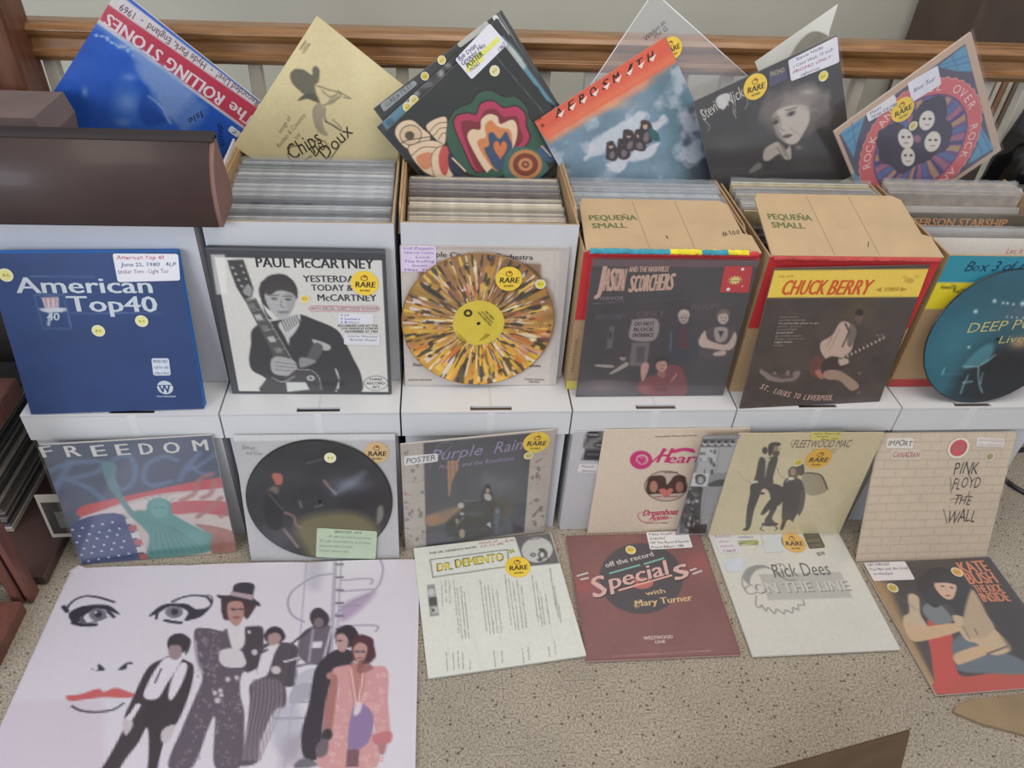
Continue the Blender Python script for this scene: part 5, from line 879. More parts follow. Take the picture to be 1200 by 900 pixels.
# ================================================================ rotated albums standing at the back of the boxes
# --- blue album, upside-down title
A = Art(Q_('stones'), (0, 0, 4), 130, (40, 92, 190)); A.mottle(.08, 7, 3)
A.poly([(440, 95), (520, -60), (1260, 510), (1170, 620)], (214, 206, 208)); A.poly([(500, 12), (470, 90), (1175, 612), (1230, 520)], (190, 62, 84)); A.poly([(440, 100), (700, 262), (900, 420), (940, 440), (900, 460), (820, 560), (780, 540), (700, 400), (650, 290), (560, 190)], (150, 176, 222), .8, soft=.05, warp=.05); A.sp([(640, 260), (720, 300), (860, 410), (960, 500), (880, 620), (800, 560), (720, 420), (650, 330)], (120, 150, 206), .7, soft=.06, warp=.05)
A.sp([(560, 360), (620, 330), (640, 420), (700, 470), (790, 560), (800, 600), (560, 600), (520, 480)], (58, 106, 196), .8, soft=.05); A.glow(600, 480, 60, 60, (132, 166, 220), .7); A.glow(610, 360, 40, 20, (130, 160, 216), .6); A.glow(690, 480, 26, 30, (120, 156, 216), .5); A.glow(400, 430, 16, 30, (130, 165, 225), .8); A.glow(580, 570, 50, 24, (140, 170, 220), .5)
A.sp([(660, 470), (690, 450), (720, 500), (790, 560), (700, 590), (655, 540)], (32, 72, 160), .7, soft=.03); A.line([(700, 450), (760, 500), (800, 575)], 10, (170, 190, 226), .7, True, warp=.02)
for i in range(16): A.ell(450+i*13+rr.uniform(-8, 8), 160+i*6+rr.uniform(-14, 14), rr.uniform(5, 12), rr.uniform(4, 9), (180, 200, 230), .8, warp=.03)
A.text('The', (1207, 557), (1088, 470), 50, (226, 208, 214), 1); A.text('ROLLING', (1062, 452), (795, 262), 54, (226, 208, 214), 1, .05); A.text('STONES', (772, 245), (512, 58), 54, (226, 208, 214), 1, .05)
A.text('Recorded Live!  -  Hyde Park, England  -  1969', (1222, 474), (572, 12), 30, (92, 60, 76), 0)
A.text('Isle', (948, 514), (880, 556), 30, (24, 36, 80), 0, .3); A.text('death', (1020, 570), (1030, 680), 30, (24, 36, 80), 0, .3); A.note([(1086, 584), (1136, 622), (1112, 642), (1068, 608)], [('2', INK, .3, .7)], (214, 220, 228))
cover('stones', 'blue rotated album with its red title strip upside down, leftmost of the top row', A, t=.005, edge=(216, 216, 216), gloss='gloss')
# --- cream album with sketched man in hat
A = Art(Q_('chips'), (270, 0, 4), 130, (220, 206, 160)); A.mottle(.05, 3, 2); A.glow(620, 300, 90, 200, (232, 220, 176), .5)
HT = (110, 108, 92)
A.sp([(280, 350), (300, 322), (345, 326), (385, 350), (388, 320), (402, 308), (420, 330), (414, 380), (396, 400), (404, 450), (360, 450), (300, 400)], HT, warp=.01); A.sp([(350, 440), (400, 440), (420, 480), (400, 476), (360, 462), (318, 470)], (96, 92, 78)); A.line([(320, 468), (356, 456)], 6, HT)
for p_ in ([(404, 400), (440, 410), (500, 430), (516, 450), (480, 480)], [(396, 430), (420, 480), (440, 490), (490, 470)], [(410, 480), (390, 520), (400, 570), (430, 610)], [(440, 500), (450, 560), (500, 600)], [(430, 420), (470, 450), (500, 440)], [(480, 560), (520, 600)]): A.line(p_, 7, (120, 114, 96), .8, True, warp=.02)
A.sp([(395, 500), (420, 485), (440, 520), (440, 590), (460, 630), (420, 620), (395, 570)], (150, 144, 122), .8, warp=.02); A.sp([(470, 450), (510, 450), (490, 480), (460, 490)], (150, 144, 120), .6); A.line([(505, 425), (565, 460), (530, 455)], 5, (120, 112, 92)); A.line([(445, 565), (520, 610)], 8, (100, 96, 84))
for (a, b) in (((328, 232), (352, 188)), ((342, 246), (374, 204))): A.line([a, b], 4, (110, 100, 76))
A.poly([(336, 230), (356, 194), (372, 206), (352, 242)], (170, 158, 120), .7); A.text('songs of', (236, 626), (286, 552), 22, (134, 126, 96), 0, .1); A.text('Rodeo & Country', (230, 692), (356, 540), 22, (134, 126, 96), 0, .1); A.text('by', (314, 652), (330, 625), 18, (134, 126, 96))
DKC = (62, 52, 34)
A.text('Chips', (290, 752), (436, 664), 74, DKC, 0, .1); A.text('Du', (396, 736), (450, 690), 50, DKC, 0, .1); A.text('Doux', (446, 752), (578, 620), 64, DKC, 0, .1)
A.line([(330, 680), (280, 690), (276, 740), (320, 760), (380, 730)], 5, DKC, 1, True); A.line([(430, 780), (380, 800), (400, 760), (450, 760), (500, 700), (520, 660)], 4, DKC, 1, True); A.line([(380, 660), (440, 660), (460, 700)], 4, DKC, 1, True)
cover('chips', 'plain cream rotated album with a faint sketch of a man in a hat', A, t=.005, edge=(206, 192, 150), gloss='flat')
# --- rear two rotated albums
A = Art(Q_('dylanC'), (430, 0, 4), 110, (62, 62, 62)); A.mottle(.15, 5, 2); A.frame((90, 90, 88), .008, .008, .008, .008)
A.note([(60, 488), (220, 374), (238, 392), (80, 524)], [('GREATEST', (90, 90, 92), .1, .9)], (148, 154, 156), 'grey strip label'); A.note([(420, 206), (560, 95), (576, 120), (436, 224)], [], (190, 190, 184), 'pale strip label'); A.note([(584, 78), (606, 66), (672, 166), (650, 186)], [('live', (50, 50, 50), .2, .8), ('& 6', (50, 50, 50), .2, .8)], (216, 216, 212)); A.dot(350, 281, 21, (226, 206, 120)); A.dot(271, 356, 20, (214, 190, 90))
A.line([(612, 60), (880, 480)], 4, (170, 180, 182))
cover('dylanC', 'black rotated album furthest back behind the rainbow-patterned one, with a grey strip label', A, t=.003, edge=(120, 122, 120), gloss='gloss')
A = Art(Q_('dylanB'), (430, 0, 4), 110, (58, 60, 62)); A.mottle(.15, 5, 4)
A.poly([(60, 560), (200, 440), (240, 490), (100, 620)], (96, 132, 152)); A.poly([(570, 160), (640, 170), (900, 520), (830, 540)], (110, 160, 182)); A.sp([(600, 190), (680, 220), (740, 310), (700, 330), (640, 250)], (196, 206, 206), soft=.02, warp=.03); A.sp([(745, 410), (790, 400), (830, 460), (880, 500), (820, 530), (770, 480)], (40, 46, 50), warp=.01)
for x, y, g in ((230, 440, 150), (290, 400, 110), (340, 350, 170), (370, 310, 140), (330, 380, 90), (250, 400, 120), (190, 470, 130), (310, 330, 120)): A.ell(x, y, rr.uniform(14, 26), rr.uniform(12, 20), (g, g, g+2), .85, soft=.02, warp=.04)
A.note([(332, 396), (364, 370), (376, 384), (346, 412)], [('24', (60, 60, 60), .2, .8)], (190, 192, 190)); A.dot(190, 500, 23, (224, 206, 110)); A.dot(220, 468, 23, (222, 210, 140)); A.ell(108, 572, 22, 18, (70, 104, 124))
cover('dylanB', 'blue and grey rotated album sandwiched behind the rainbow-patterned one', A, t=.003, edge=(150, 156, 158), gloss='gloss')
# --- rainbow hearts pattern
A = Art(Q_('dylan'), (430, 0, 4), 160, (54, 56, 56), W=.285); A.mottle(.1, 4, 2); OL = (50, 42, 40)
def blob(p, c): A.sp(p, OL, soft=.006); q = np.array(p, float); ctr = q.mean(0); A.sp(ctr+(q-ctr)*.965, c)
blob([(360, 640), (400, 520), (480, 480), (520, 430), (580, 420), (640, 450), (700, 450), (750, 500), (770, 560), (840, 640), (840, 720), (780, 760), (600, 840), (440, 800)], (62, 92, 76))
def heart(cx, cy, w, h, c, rot=0):
    p = np.array([(-.5, -.16), (-.46, -.40), (-.28, -.52), (-.1, -.40), (0, -.22), (.12, -.42), (.3, -.5), (.46, -.36), (.5, -.12), (.34, .2), (.12, .42), (.02, .6), (-.1, .42), (-.34, .18)])*(w, h); r_ = R(rot); M = np.array([[math.cos(r_), math.sin(r_)], [-math.sin(r_), math.cos(r_)]]); p = p@M+(cx, cy)
    A.sp(p, OL, soft=.006); A.sp((p-(cx, cy))*.965+(cx, cy), c)
A.sp([(404, 590), (415, 540), (470, 525), (510, 530), (530, 480), (590, 468), (640, 500), (700, 492), (745, 530), (750, 590), (768, 640), (740, 690), (700, 720), (560, 800), (500, 800), (450, 700)], OL); A.sp([(410, 590), (420, 545), (470, 531), (512, 536), (534, 486), (590, 474), (640, 506), (698, 498), (739, 534), (744, 592), (761, 640), (736, 686), (690, 710), (560, 790), (505, 795), (456, 700)], (176, 62, 92))
A.sp([(440, 580), (480, 562), (520, 570), (550, 520), (600, 510), (640, 545), (700, 545), (716, 600), (730, 650), (690, 700), (560, 790), (520, 800), (470, 690)], (126, 52, 58)); A.sp([(470, 640), (490, 606), (530, 605), (535, 560), (570, 534), (610, 545), (625, 580), (680, 560), (704, 600), (690, 680), (640, 740), (575, 795), (555, 800), (500, 710)], (222, 196, 166))
A.sp([(516, 670), (530, 650), (556, 640), (552, 590), (580, 562), (610, 590), (640, 600), (670, 610), (680, 660), (660, 700), (620, 790), (590, 790), (540, 720)], (206, 132, 84)); A.sp([(550, 700), (572, 680), (568, 630), (590, 620), (620, 650), (650, 616), (668, 650), (680, 690), (640, 780), (600, 790)], (64, 84, 112)); heart(624, 700, 66, 84, (204, 120, 78), 0)
CRM = (220, 196, 166)
blob([(130, 630), (150, 575), (210, 560), (260, 600), (300, 640), (270, 700), (190, 700)], CRM); A.ell(205, 632, 52, 48, OL); A.ell(205, 632, 49, 45, (210, 184, 152)); A.ell(200, 634, 22, 20, (88, 80, 66)); A.line([(150, 680), (180, 660), (240, 648), (300, 640)], 4, OL, 1, True)
blob([(275, 590), (320, 555), (372, 548), (372, 620), (360, 680), (310, 640)], CRM)
for i in range(3): A.line([(290+i*22, 620+i*16), (330+i*12, 580+i*22), (372, 572+i*26)], 3, OL, 1, True)
blob([(190, 700), (230, 670), (300, 655), (360, 680), (390, 780), (340, 830), (260, 800)], CRM); A.line([(206, 730), (260, 690), (330, 690)], 3, OL, 1, True); A.sp([(230, 740), (270, 715), (310, 720), (300, 780), (260, 790)], (204, 136, 102)); blob([(300, 740), (330, 690), (370, 690), (400, 760), (400, 830), (320, 830)], CRM); A.sp([(335, 740), (350, 690), (378, 690), (386, 760), (370, 820), (345, 800)], (190, 86, 80)); A.sp([(380, 730), (400, 720), (440, 800), (440, 840), (390, 800)], (50, 54, 70)); A.line([(400, 740), (460, 800)], 10, CRM)
A.sp([(640, 790), (650, 730), (690, 690), (750, 690), (810, 720), (850, 800), (780, 840), (660, 840)], (72, 108, 100)); 
for r_, c_ in ((78, (190, 132, 88)), (58, OL), (56, (130, 66, 52)), (34, (196, 140, 100)), (18, (128, 66, 52)), (8, (196, 140, 100))): A.ell(742, 770, r_, r_*.9, c_)
A.sp([(800, 710), (830, 680), (880, 740), (850, 760)], (70, 100, 130)); A.line([(818, 684), (860, 730)], 10, CRM)
A.line([(600, 260), (830, 530)], 2, (150, 150, 146)); A.dot(597, 331, 25, (222, 214, 160))
A.note([(574, 108), (658, 206), (490, 372), (412, 278)], [], (224, 224, 234), 'large white handwritten label')
A.text('Bob Dylan', (432, 286), (514, 218), 21, (90, 70, 120), 0, .15, .1); A.text('Greatest Hits', (446, 308), (556, 214), 21, (80, 80, 110), 0, .15, .1); A.text('1967', (616, 244), (652, 208), 17, (110, 110, 140), 0, .1, .1); A.text('POSTER', (472, 320), (545, 258), 23, (60, 66, 40), 1, .15, .05); A.text('MONO', (486, 336), (530, 300), 17, (110, 110, 150), 0, .15, .05)
HL = Ink(); HW = A.ink; A.ink = Ink(); HL.add([A.xz(p) for p in ((462, 306), (612, 168), (622, 190), (476, 326))], [(3, 2, 1, 0)], (222, 226, 110)); HL.add([A.xz(p) for p in ((462, 326), (540, 262), (550, 278), (474, 340))], [(3, 2, 1, 0)], (226, 222, 130))
dy = cover('dylan', 'black rotated album with rainbow-coloured heart swirls and a big white label', A, t=.005, edge=(150, 140, 120), gloss='satin'); HL.build('highlighter', -.0042, printed('ink'), dy); HW.build('handwriting', -.0046, printed('ink'), dy)
# --- orange and sea-blue album
A = Art(Q_('aero'), (600, 0, 4), 140, (110, 134, 152)); A.mottle(.15, 7, 3)
A.poly([(90, 570), (700, 150), (772, 290), (165, 660)], (206, 92, 70)); A.glow(560, 400, 200, 40, (226, 150, 100), .0); A.poly([(160, 645), (700, 320), (770, 270), (760, 300), (700, 370), (180, 670)], (218, 140, 106), .8, soft=.04); A.glow(420, 490, 160, 30, (232, 168, 120), .5)
A.poly([(640, 350), (770, 285), (1000, 800), (800, 900)], (88, 118, 130), .8, soft=.1); A.poly([(800, 520), (880, 480), (1000, 800), (860, 900), (800, 760)], (58, 62, 72), .9, soft=.08); A.mottle(.8, 9, 6, (176, 184, 196), .56, .76)
A.poly([(86, 560), (700, 150), (772, 283), (165, 652)], (208, 92, 70), .93); A.poly([(150, 620), (760, 250), (772, 283), (168, 655)], (220, 130, 92), .6, soft=.05)
A.sp([(330, 740), (400, 640), (520, 570), (600, 520), (640, 540), (620, 600), (700, 550), (720, 570), (660, 620), (560, 640), (440, 700), (360, 750)], (196, 200, 208), .85, soft=.02, warp=.06); A.sp([(440, 780), (520, 740), (600, 700), (690, 670), (650, 740), (560, 760), (500, 800)], (206, 206, 212), .85, soft=.02, warp=.06)
for x, y in ((462, 690), (520, 680), (545, 640), (592, 640), (622, 600)):
    A.sp([(x-26, y+50), (x-24, y-10), (x, y-30), (x+26, y-6), (x+34, y+56), (x+4, y+70)], (62, 56, 60), warp=.03); A.ell(x, y-8, 11, 14, (186, 158, 144)); A.ell(x-2, y-20, 20, 13, (70, 58, 54), warp=.03); A.ell(x+6, y+40, 14, 20, (130, 120, 124), .8, warp=.03)
A.sp([(640, 600), (680, 620), (690, 660), (650, 650)], (56, 96, 96)); A.line([(660, 580), (720, 556)], 10, (186, 180, 186))
for i, ch in enumerate('AEROSMITH'):
    x = 205+i*53.5; y = 556-i*32.6; A.text(ch, (x, y), (x+32, y-20), 36, (40, 32, 34), 1, .35)
    q_ = [A.xz((x+8, y-16)), A.xz((x+40, y-44)), A.xz((x+26, y-6))]; A.ink.add(q_, [(0, 1, 2)], (226, 206, 196))
A.ell(142, 588, 8, 8, (110, 40, 40)); A.text('CBS', (112, 572), (140, 556), 10, (120, 40, 40), 1); A.line([(90, 570), (205, 745)], 4, (206, 196, 190))
cover('aero', 'orange and sea-blue rotated album with a huddle of five small figures', A, t=.005, edge=(206, 150, 130), gloss='satin')
# --- clear sleeve behind it
loc, ang, S_, q = POSE['aerosleeve']; A = Art(q, (600, 0, 4), 4, W=.33)
cs = thing('clear_bag', 'large clear plastic sleeve standing up behind the orange rotated album', 'sleeve'); cs.matrix_world = pose_matrix(loc, ang)
for y_ in (-.0012, .0012):
    n = 18; g = np.linspace(0, 1, n); U, V = np.meshgrid(g, g); V3 = np.stack([(U-.5)*.33, y_+(fbm(n, 3, 2, 4)-.5)*.006*np.sign(y_), (1-V)*.33], -1).reshape(-1, 3); me = grid_mesh('film_sheet', V3, n, n)
    for p in me.polygons: p.use_smooth = True
    link('film_sheet', me, film('bag_film', .10, .12, (238, 238, 246), .14), cs)
tube('sealed_edge', [(.165, 0, 0), (.165, 0, .33)], .0012, mat('seal', (226, 228, 232), .2), cs); tube('sealed_edge', [(-.165, 0, .33), (.165, 0, .33)], .0009, mat('seal', (226, 228, 232), .2), cs)
A.rare(745, 225, 55, (1, -.5)); A.extra[-1] = ('rare', (745, 225), 50, (1, -.5), (224, 190, 70)); build_extras(A, cs, -.006); A.text('Walkin in', (620, 195), (716, 112), 22, (70, 62, 90), 0, .15, .1); A.text('the G', (664, 178), (726, 142), 20, (70, 62, 90), 0, .15, .1); A.ink.build('handwriting', -.0062, printed('ink'), cs)
# --- black album with portrait
A = Art(Q_('stevie'), (780, 0, 4), 150, (56, 54, 54)); A.mottle(.2, 4, 5); A.glow(300, 680, 130, 60, (84, 82, 80), .6); A.glow(700, 600, 60, 120, (40, 38, 40), .7)
A.ell(600, 520, 150, 110, (120, 112, 108), .8, soft=.08, warp=.08); A.ell(660, 480, 110, 70, (150, 142, 136), .7, soft=.06, warp=.1); A.ell(720, 530, 56, 70, (104, 98, 96), .8, soft=.06, warp=.1); A.ell(480, 500, 44, 46, (110, 102, 98), .8, soft=.05, warp=.1); A.glow(660, 430, 40, 16, (196, 190, 182), .6)
A.sp([(500, 540), (530, 510), (600, 490), (660, 500), (672, 560), (640, 630), (610, 670), (570, 674), (530, 640), (508, 590)], (192, 182, 172), soft=.015); A.sp([(500, 540), (520, 530), (528, 600), (560, 660), (520, 640), (504, 590)], (140, 130, 124), .8, soft=.02)
for x, y in ((512, 570), (586, 530)): A.ell(x, y, 24, 12, (90, 80, 78), .7, soft=.02, rot=-25); A.ell(x, y+2, 13, 7, (40, 36, 38), rot=-25)
A.line([(490, 560), (530, 545)], 6, (90, 82, 80), .8); A.line([(560, 516), (612, 502)], 7, (90, 82, 80), .8); A.line([(535, 560), (536, 600), (556, 612)], 7, (150, 136, 130), 1, True); A.sp([(544, 640), (566, 628), (592, 630), (570, 646)], (96, 70, 70)); A.line([(580, 600), (640, 640)], 9, (160, 150, 142), .5)
A.sp([(455, 745), (460, 700), (500, 670), (530, 665), (560, 700), (580, 680), (586, 740), (556, 745), (530, 720), (480, 752)], (178, 166, 156), soft=.012)
for p_ in ([(530, 668), (560, 730)], [(548, 676), (572, 740)], [(520, 690), (550, 735)]): A.line(p_, 5, (110, 100, 96))
A.sp([(390, 800), (430, 760), (450, 780), (400, 810)], (140, 132, 126), .8, soft=.02); A.glow(620, 690, 20, 14, (170, 160, 154), .6); A.ell(650, 500, 60, 12, (160, 152, 146), .5, soft=.04, rot=30, warp=.08)
W2 = (196, 194, 190)
A.text('Stevie', (176, 566), (262, 500), 50, W2, 0, .1); A.text('Nicks', (286, 498), (384, 440), 50, W2, 0, .1); A.sp([(232, 470), (250, 446), (290, 436), (300, 460), (270, 512), (244, 496)], (206, 204, 202)); A.line([(190, 510), (166, 520), (180, 560), (205, 590), (196, 612)], 3, W2, 1, True); A.line([(312, 480), (318, 540)], 3, W2); A.line([(322, 470), (326, 556)], 3, W2); A.line([(370, 440), (382, 480), (368, 510)], 3, W2, 1, True)
A.note([(478, 332), (556, 310), (568, 368), (482, 408)], [('PROMO', (196, 180, 120), .08, .9), ('', INK)], (84, 84, 112)); A.rare(417, 405, 57, (1, -.35)); A.dot(735, 355, 23, (230, 214, 80))
A.note([(570, 282), (800, 168), (810, 290), (584, 380)], [('Stevie Nicks', (90, 80, 130), .15, .7), ('I Cant Wait 12 inch', (90, 80, 120), .08, .9), ('PROMO ONLY', (170, 70, 100), .05, .85), ('unplayed copy', (120, 110, 150), .2, .6)], (226, 226, 236), 'large white handwritten label')
cover('stevie', 'black rotated album with a grey portrait of a curly-haired woman', A, t=.005, edge=(96, 92, 92), gloss='gloss', sleeve=True)
tag(prism('white_card', [(.55, .91), (.695, 1.029), (.694, .976), (.711, .90), (.70, .84), (.6, .84)], 'y', .500, .502, mat('white_sleeve_card', (226, 226, 218), .6, .03, 10)), 'white card corner poking up behind the black portrait album', 'card')
tag(prism('grey_record_sleeve', [tuple(p) for p in smooth_pts([(.61, .85), (.622, .93), (.645, .972), (.675, .975), (.70, .952), (.705, .85)], 5)], 'y', .490, .494, mat('grey_sleeve', (150, 146, 134), .7, .06, 14)), 'small grey rounded sleeve above the black portrait album', 'sleeve')
# --- ring-lettered album
A = Art(Q_('kiss'), (930, 0, 4.444), 160, (86, 84, 106)); A.mottle(.08, 5, 2); A.frame((192, 166, 146), .022, .045, .05, .035)
BL = (92, 150, 184)
for tri in ([(745, 345), (890, 232), (925, 370), (850, 370)], [(240, 690), (370, 600), (330, 720), (310, 820)], [(1040, 770), (960, 640), (950, 760), (905, 850)], [(300, 900), (330, 990), (420, 1030), (380, 930)]): A.poly(tri, BL, soft=.01)
for p_ in ([(760, 340), (900, 290)], [(780, 350), (915, 320)], [(260, 700), (340, 640)], [(280, 740), (330, 690)], [(960, 660), (1020, 780)], [(945, 720), (980, 800)], [(300, 640), (320, 760)], [(820, 290), (850, 360)]): A.line(p_, 6, (70, 110, 150))
cx, cz = A.m((668, 690))[0]; D = np.hypot(A.U-.49, A.V-.53); TH2 = np.arctan2(A.V-.53, A.U-.49); edge_ = .452+.012*np.abs(((TH2*7) % 1)-.5)*2
A.mix(np.clip((edge_-D)*160, 0, 1), (206, 104, 112)); A.mix(np.clip((edge_-D)*160, 0, 1)*np.clip((D-edge_+.012)*160, 0, 1), (222, 178, 160), .8); A.mix(np.clip((.352-D)*160, 0, 1), (92, 66, 110)); A.mix(np.clip((.345-D)*160, 0, 1), (110, 92, 140))
k_ = polar_k = ((TH2/(2*math.pi)*9) % 1)
for lo, hi, c_ in ((0, .2, (196, 156, 104)), (.35, .5, (76, 120, 170)), (.6, .8, (176, 110, 130)), (.86, .95, (70, 60, 110))): A.mix(np.clip((.34-D)*120, 0, 1)*((k_ > lo) & (k_ < hi)), c_, .8)
cxz = (-.0032, .315*.47)
def ringtext(t, a0, a1):
    n = len(t)
    for i, ch in enumerate(t):
        if ch == ' ': continue
        th = R(a0+(a1-a0)*(i+.5)/n); v, f, w_ = layout(ch, 1); v = (v-np.array([w_/2, 0]))*.0175; up = np.array([math.cos(th), math.sin(th)]); rt = np.array([up[1], -up[0]]); A.ink.add(np.array(cxz)+up*.1165+np.outer(v[:, 0], rt)+np.outer(v[:, 1], up), f, (232, 206, 200))
ringtext('ROCK', 166, 130); ringtext('AND', 122, 96); ringtext('ROLL', 86, 50); ringtext('OVER', 38, 0); ringtext('ROCK', -16, -54); ringtext('AND', -64, -92)
A.extra.append  # four faces, plain masks
A.sp([(430, 760), (440, 680), (520, 640), (560, 640), (600, 660), (640, 560), (700, 510), (760, 490), (790, 540), (780, 620), (820, 660), (800, 760), (700, 830), (640, 860), (560, 900), (500, 860), (440, 830)], (66, 64, 84), warp=.04)
for x, y, r_, rot in ((690, 625, 46, 20), (580, 720, 46, -15), (720, 735, 48, 200), (592, 815, 42, 180)): A.ell(x, y, r_*.85, r_*1.15, (222, 214, 206), rot=rot); A.ell(x-14, y-8, 8, 6, (70, 64, 80)); A.ell(x+16, y-8, 8, 6, (70, 64, 80)); A.line([(x-8, y+22), (x+12, y+22)], 5, (130, 84, 90))
A.ell(640, 720, 20, 20, (150, 110, 130)); A.rare(562, 568, 58, (1, -.55)); A.dot(617, 653, 22, (222, 208, 140))
A.note([(586, 432), (744, 338), (764, 436), (612, 530)], [('', INK), ('Blue Tear', (90, 96, 140), .12, .85), ('', INK)], (222, 222, 234), 'white handwritten label'); A.note([(372, 590), (520, 488), (536, 544), (386, 632)], [('Pauls', (80, 90, 130), .1, .5), ('TEAR DROP', (80, 90, 140), .08, .92)], (226, 226, 232), 'white handwritten label with two lines')
A.text('-', (655, 402), (680, 392), 30, (50, 46, 60), 1)
cover('kiss', 'rotated album with a pink lettered ring and blue corner rays, rightmost of the top row', A, t=.005, edge=(196, 176, 160), gloss='satin', sleeve=True)
# ================================================================ poster on the carpet
PX0, PX1, PY0, PY1 = -.9, -.169, -.083, -.68
PQ = [(83.8, 667.3), (491.9, 656.3), (484.4, 1011.1), (-88.3, 1047.9)]
A = Art(PQ, (0, 640, 3.46), 240, (214, 208, 216), W=PX1-PX0, H=PY0-PY1); A.mottle(.02, 3, 2)
def sc(k): A.view = {'a': (0, 640, 3.46), 'b': (220, 650, 3.6), 'c': (160, 640, 3.46)}[k]
LK = (58, 54, 66); A.poly([(-60, 640), (120, 632), (420, 630), (430, 900), (420, 1400), (-400, 1400)], (202, 186, 200), .5, soft=.02)
# face drawn in line
A.sp([(282, 280), (330, 252), (400, 244), (450, 250), (490, 285), (440, 268), (400, 262), (350, 285), (330, 310), (300, 320)], LK, soft=.004); A.line([(270, 262), (300, 228), (345, 210), (400, 214), (466, 234)], 5, LK, 1, True); A.line([(260, 250), (275, 270)], 8, LK); A.line([(330, 300), (350, 325), (390, 326)], 9, LK, 1, True); A.line([(300, 318), (340, 328)], 8, LK); A.line([(440, 270), (466, 295)], 6, LK)
A.ell(400, 285, 36, 26, (120, 116, 128)); A.ell(402, 283, 16, 14, LK); A.ell(392, 276, 5, 4, (230, 230, 236)); A.line([(332, 296), (340, 318), (380, 316), (436, 296)], 4, (110, 106, 118), 1, True)
A.sp([(606, 290), (650, 250), (700, 236), (760, 240), (800, 262), (850, 250), (860, 215), (840, 205), (862, 210), (862, 245), (820, 290), (770, 306), (750, 305), (765, 275), (740, 256), (690, 250), (640, 280)], LK, soft=.004); A.line([(700, 230), (740, 212), (790, 206), (840, 212), (860, 236)], 5, LK, 1, True); A.ell(708, 272, 36, 24, (120, 116, 128)); A.ell(710, 270, 15, 13, LK); A.line([(672, 306), (735, 316)], 7, LK); A.line([(640, 280), (636, 300)], 5, LK)
A.sp([(375, 505), (400, 508), (400, 486), (416, 492), (428, 508), (405, 512)], LK); A.sp([(484, 505), (510, 482), (535, 476), (540, 484), (520, 486), (515, 502), (495, 508)], LK)
A.sp([(272, 614), (330, 606), (400, 584), (425, 596), (470, 580), (520, 594), (548, 606), (520, 620), (430, 618), (360, 626), (290, 634)], (196, 98, 98)); A.line([(296, 655), (330, 672), (390, 678), (460, 668), (502, 642)], 4, LK, 1, True)
# band members (generic figures)
D1 = (64, 56, 60); WH = (216, 210, 218)
A.sp([(660, 460), (700, 450), (760, 470), (788, 500), (770, 600), (720, 720), (680, 740), (665, 800), (640, 910), (640, 1020), (560, 1020), (600, 900), (600, 740), (560, 800), (500, 880), (420, 1020), (330, 1020), (430, 880), (530, 690), (505, 700), (540, 620), (600, 500)], D1); A.sp([(676, 455), (740, 455), (720, 500), (680, 560), (640, 620), (585, 615), (600, 560), (640, 490)], WH); A.sp([(735, 480), (762, 490), (740, 560), (700, 625), (684, 610), (700, 540)], WH); A.line([(655, 500), (630, 555)], 3, LK)
A.ell(726, 400, 46, 40, D1, warp=.02); A.ell(712, 432, 28, 34, (150, 132, 134)); A.sp([(680, 400), (700, 375), (760, 375), (772, 410), (755, 445), (745, 410), (700, 405)], D1); A.sp([(498, 712), (530, 700), (540, 730), (510, 770)], (196, 186, 190)); A.sp([(660, 750), (700, 728), (710, 745), (680, 800), (655, 790)], (196, 186, 190)); A.line([(560, 650), (530, 700)], 10, WH)
sc('c')
PV = (96, 86, 96)
A.sp([(236, 350), (290, 338), (350, 350), (370, 340), (470, 330), (515, 340), (510, 440), (480, 500), (430, 520), (420, 600), (440, 700), (420, 900), (320, 900), (320, 700), (290, 750), (230, 900), (130, 900), (180, 760), (240, 620), (270, 540), (246, 470)], PV, warp=.004)
sel_v = A.img.copy()
for i in range(90): x, y = rr.uniform(150, 440), rr.uniform(350, 880); s_ = sc('c'); 
rr2 = random.Random(9)
for i in range(150):
    y = rr2.uniform(350, 900)
    if y < 540: x = rr2.uniform(250, 345)
    elif y < 680: x = rr2.uniform(250+(600-y)*.1, 425)
    else: x = rr2.choice((rr2.uniform(165+(900-y)*.35, 250+(900-y)*.3), rr2.uniform(325, 415)))
    A.ell(x, y, rr2.uniform(2, 6), rr2.uniform(2, 6), (156, 146, 156), .7)
A.sp([(440, 350), (512, 345), (505, 470), (470, 510), (440, 500)], (74, 64, 72)); A.sp([(345, 430), (400, 420), (440, 440), (438, 490), (370, 500), (340, 470)], (206, 200, 204), warp=.015); A.sp([(372, 320), (430, 310), (440, 400), (400, 430), (380, 390)], (210, 204, 208)); A.line([(445, 290), (420, 380)], 8, (214, 208, 212)); A.line([(240, 390), (250, 480), (270, 520)], 5, (190, 182, 190), .7, True)
A.sp([(345, 250), (350, 215), (400, 205), (470, 215), (485, 245), (455, 300), (440, 290), (430, 300), (365, 305), (350, 280)], (76, 56, 58), warp=.01); A.sp([(378, 235), (430, 235), (436, 290), (410, 330), (380, 310), (370, 270)], (178, 136, 128)); A.sp([(328, 205), (385, 205), (398, 165), (440, 154), (480, 165), (474, 215), (500, 236), (496, 250), (430, 226), (350, 222)], (62, 58, 66)); A.poly([(386, 190), (476, 205), (472, 226), (380, 206)], (176, 152, 160)); A.line([(390, 262), (402, 264)], 5, LK); A.line([(418, 262), (430, 262)], 5, LK); A.line([(398, 296), (416, 296)], 4, (120, 70, 74))
for x, y, r_ in ((330, 630, 12), (345, 608, 9), (320, 600, 9), (372, 545, 10), (408, 538, 9), (458, 354, 7), (342, 590, 9), (480, 435, 12)): A.ell(x, y, r_, r_, (196, 188, 194))
A.sp([(500, 540), (560, 530), (600, 560), (605, 650), (560, 670), (500, 800), (490, 880), (410, 890), (440, 800), (460, 640), (460, 570)], (92, 82, 90))
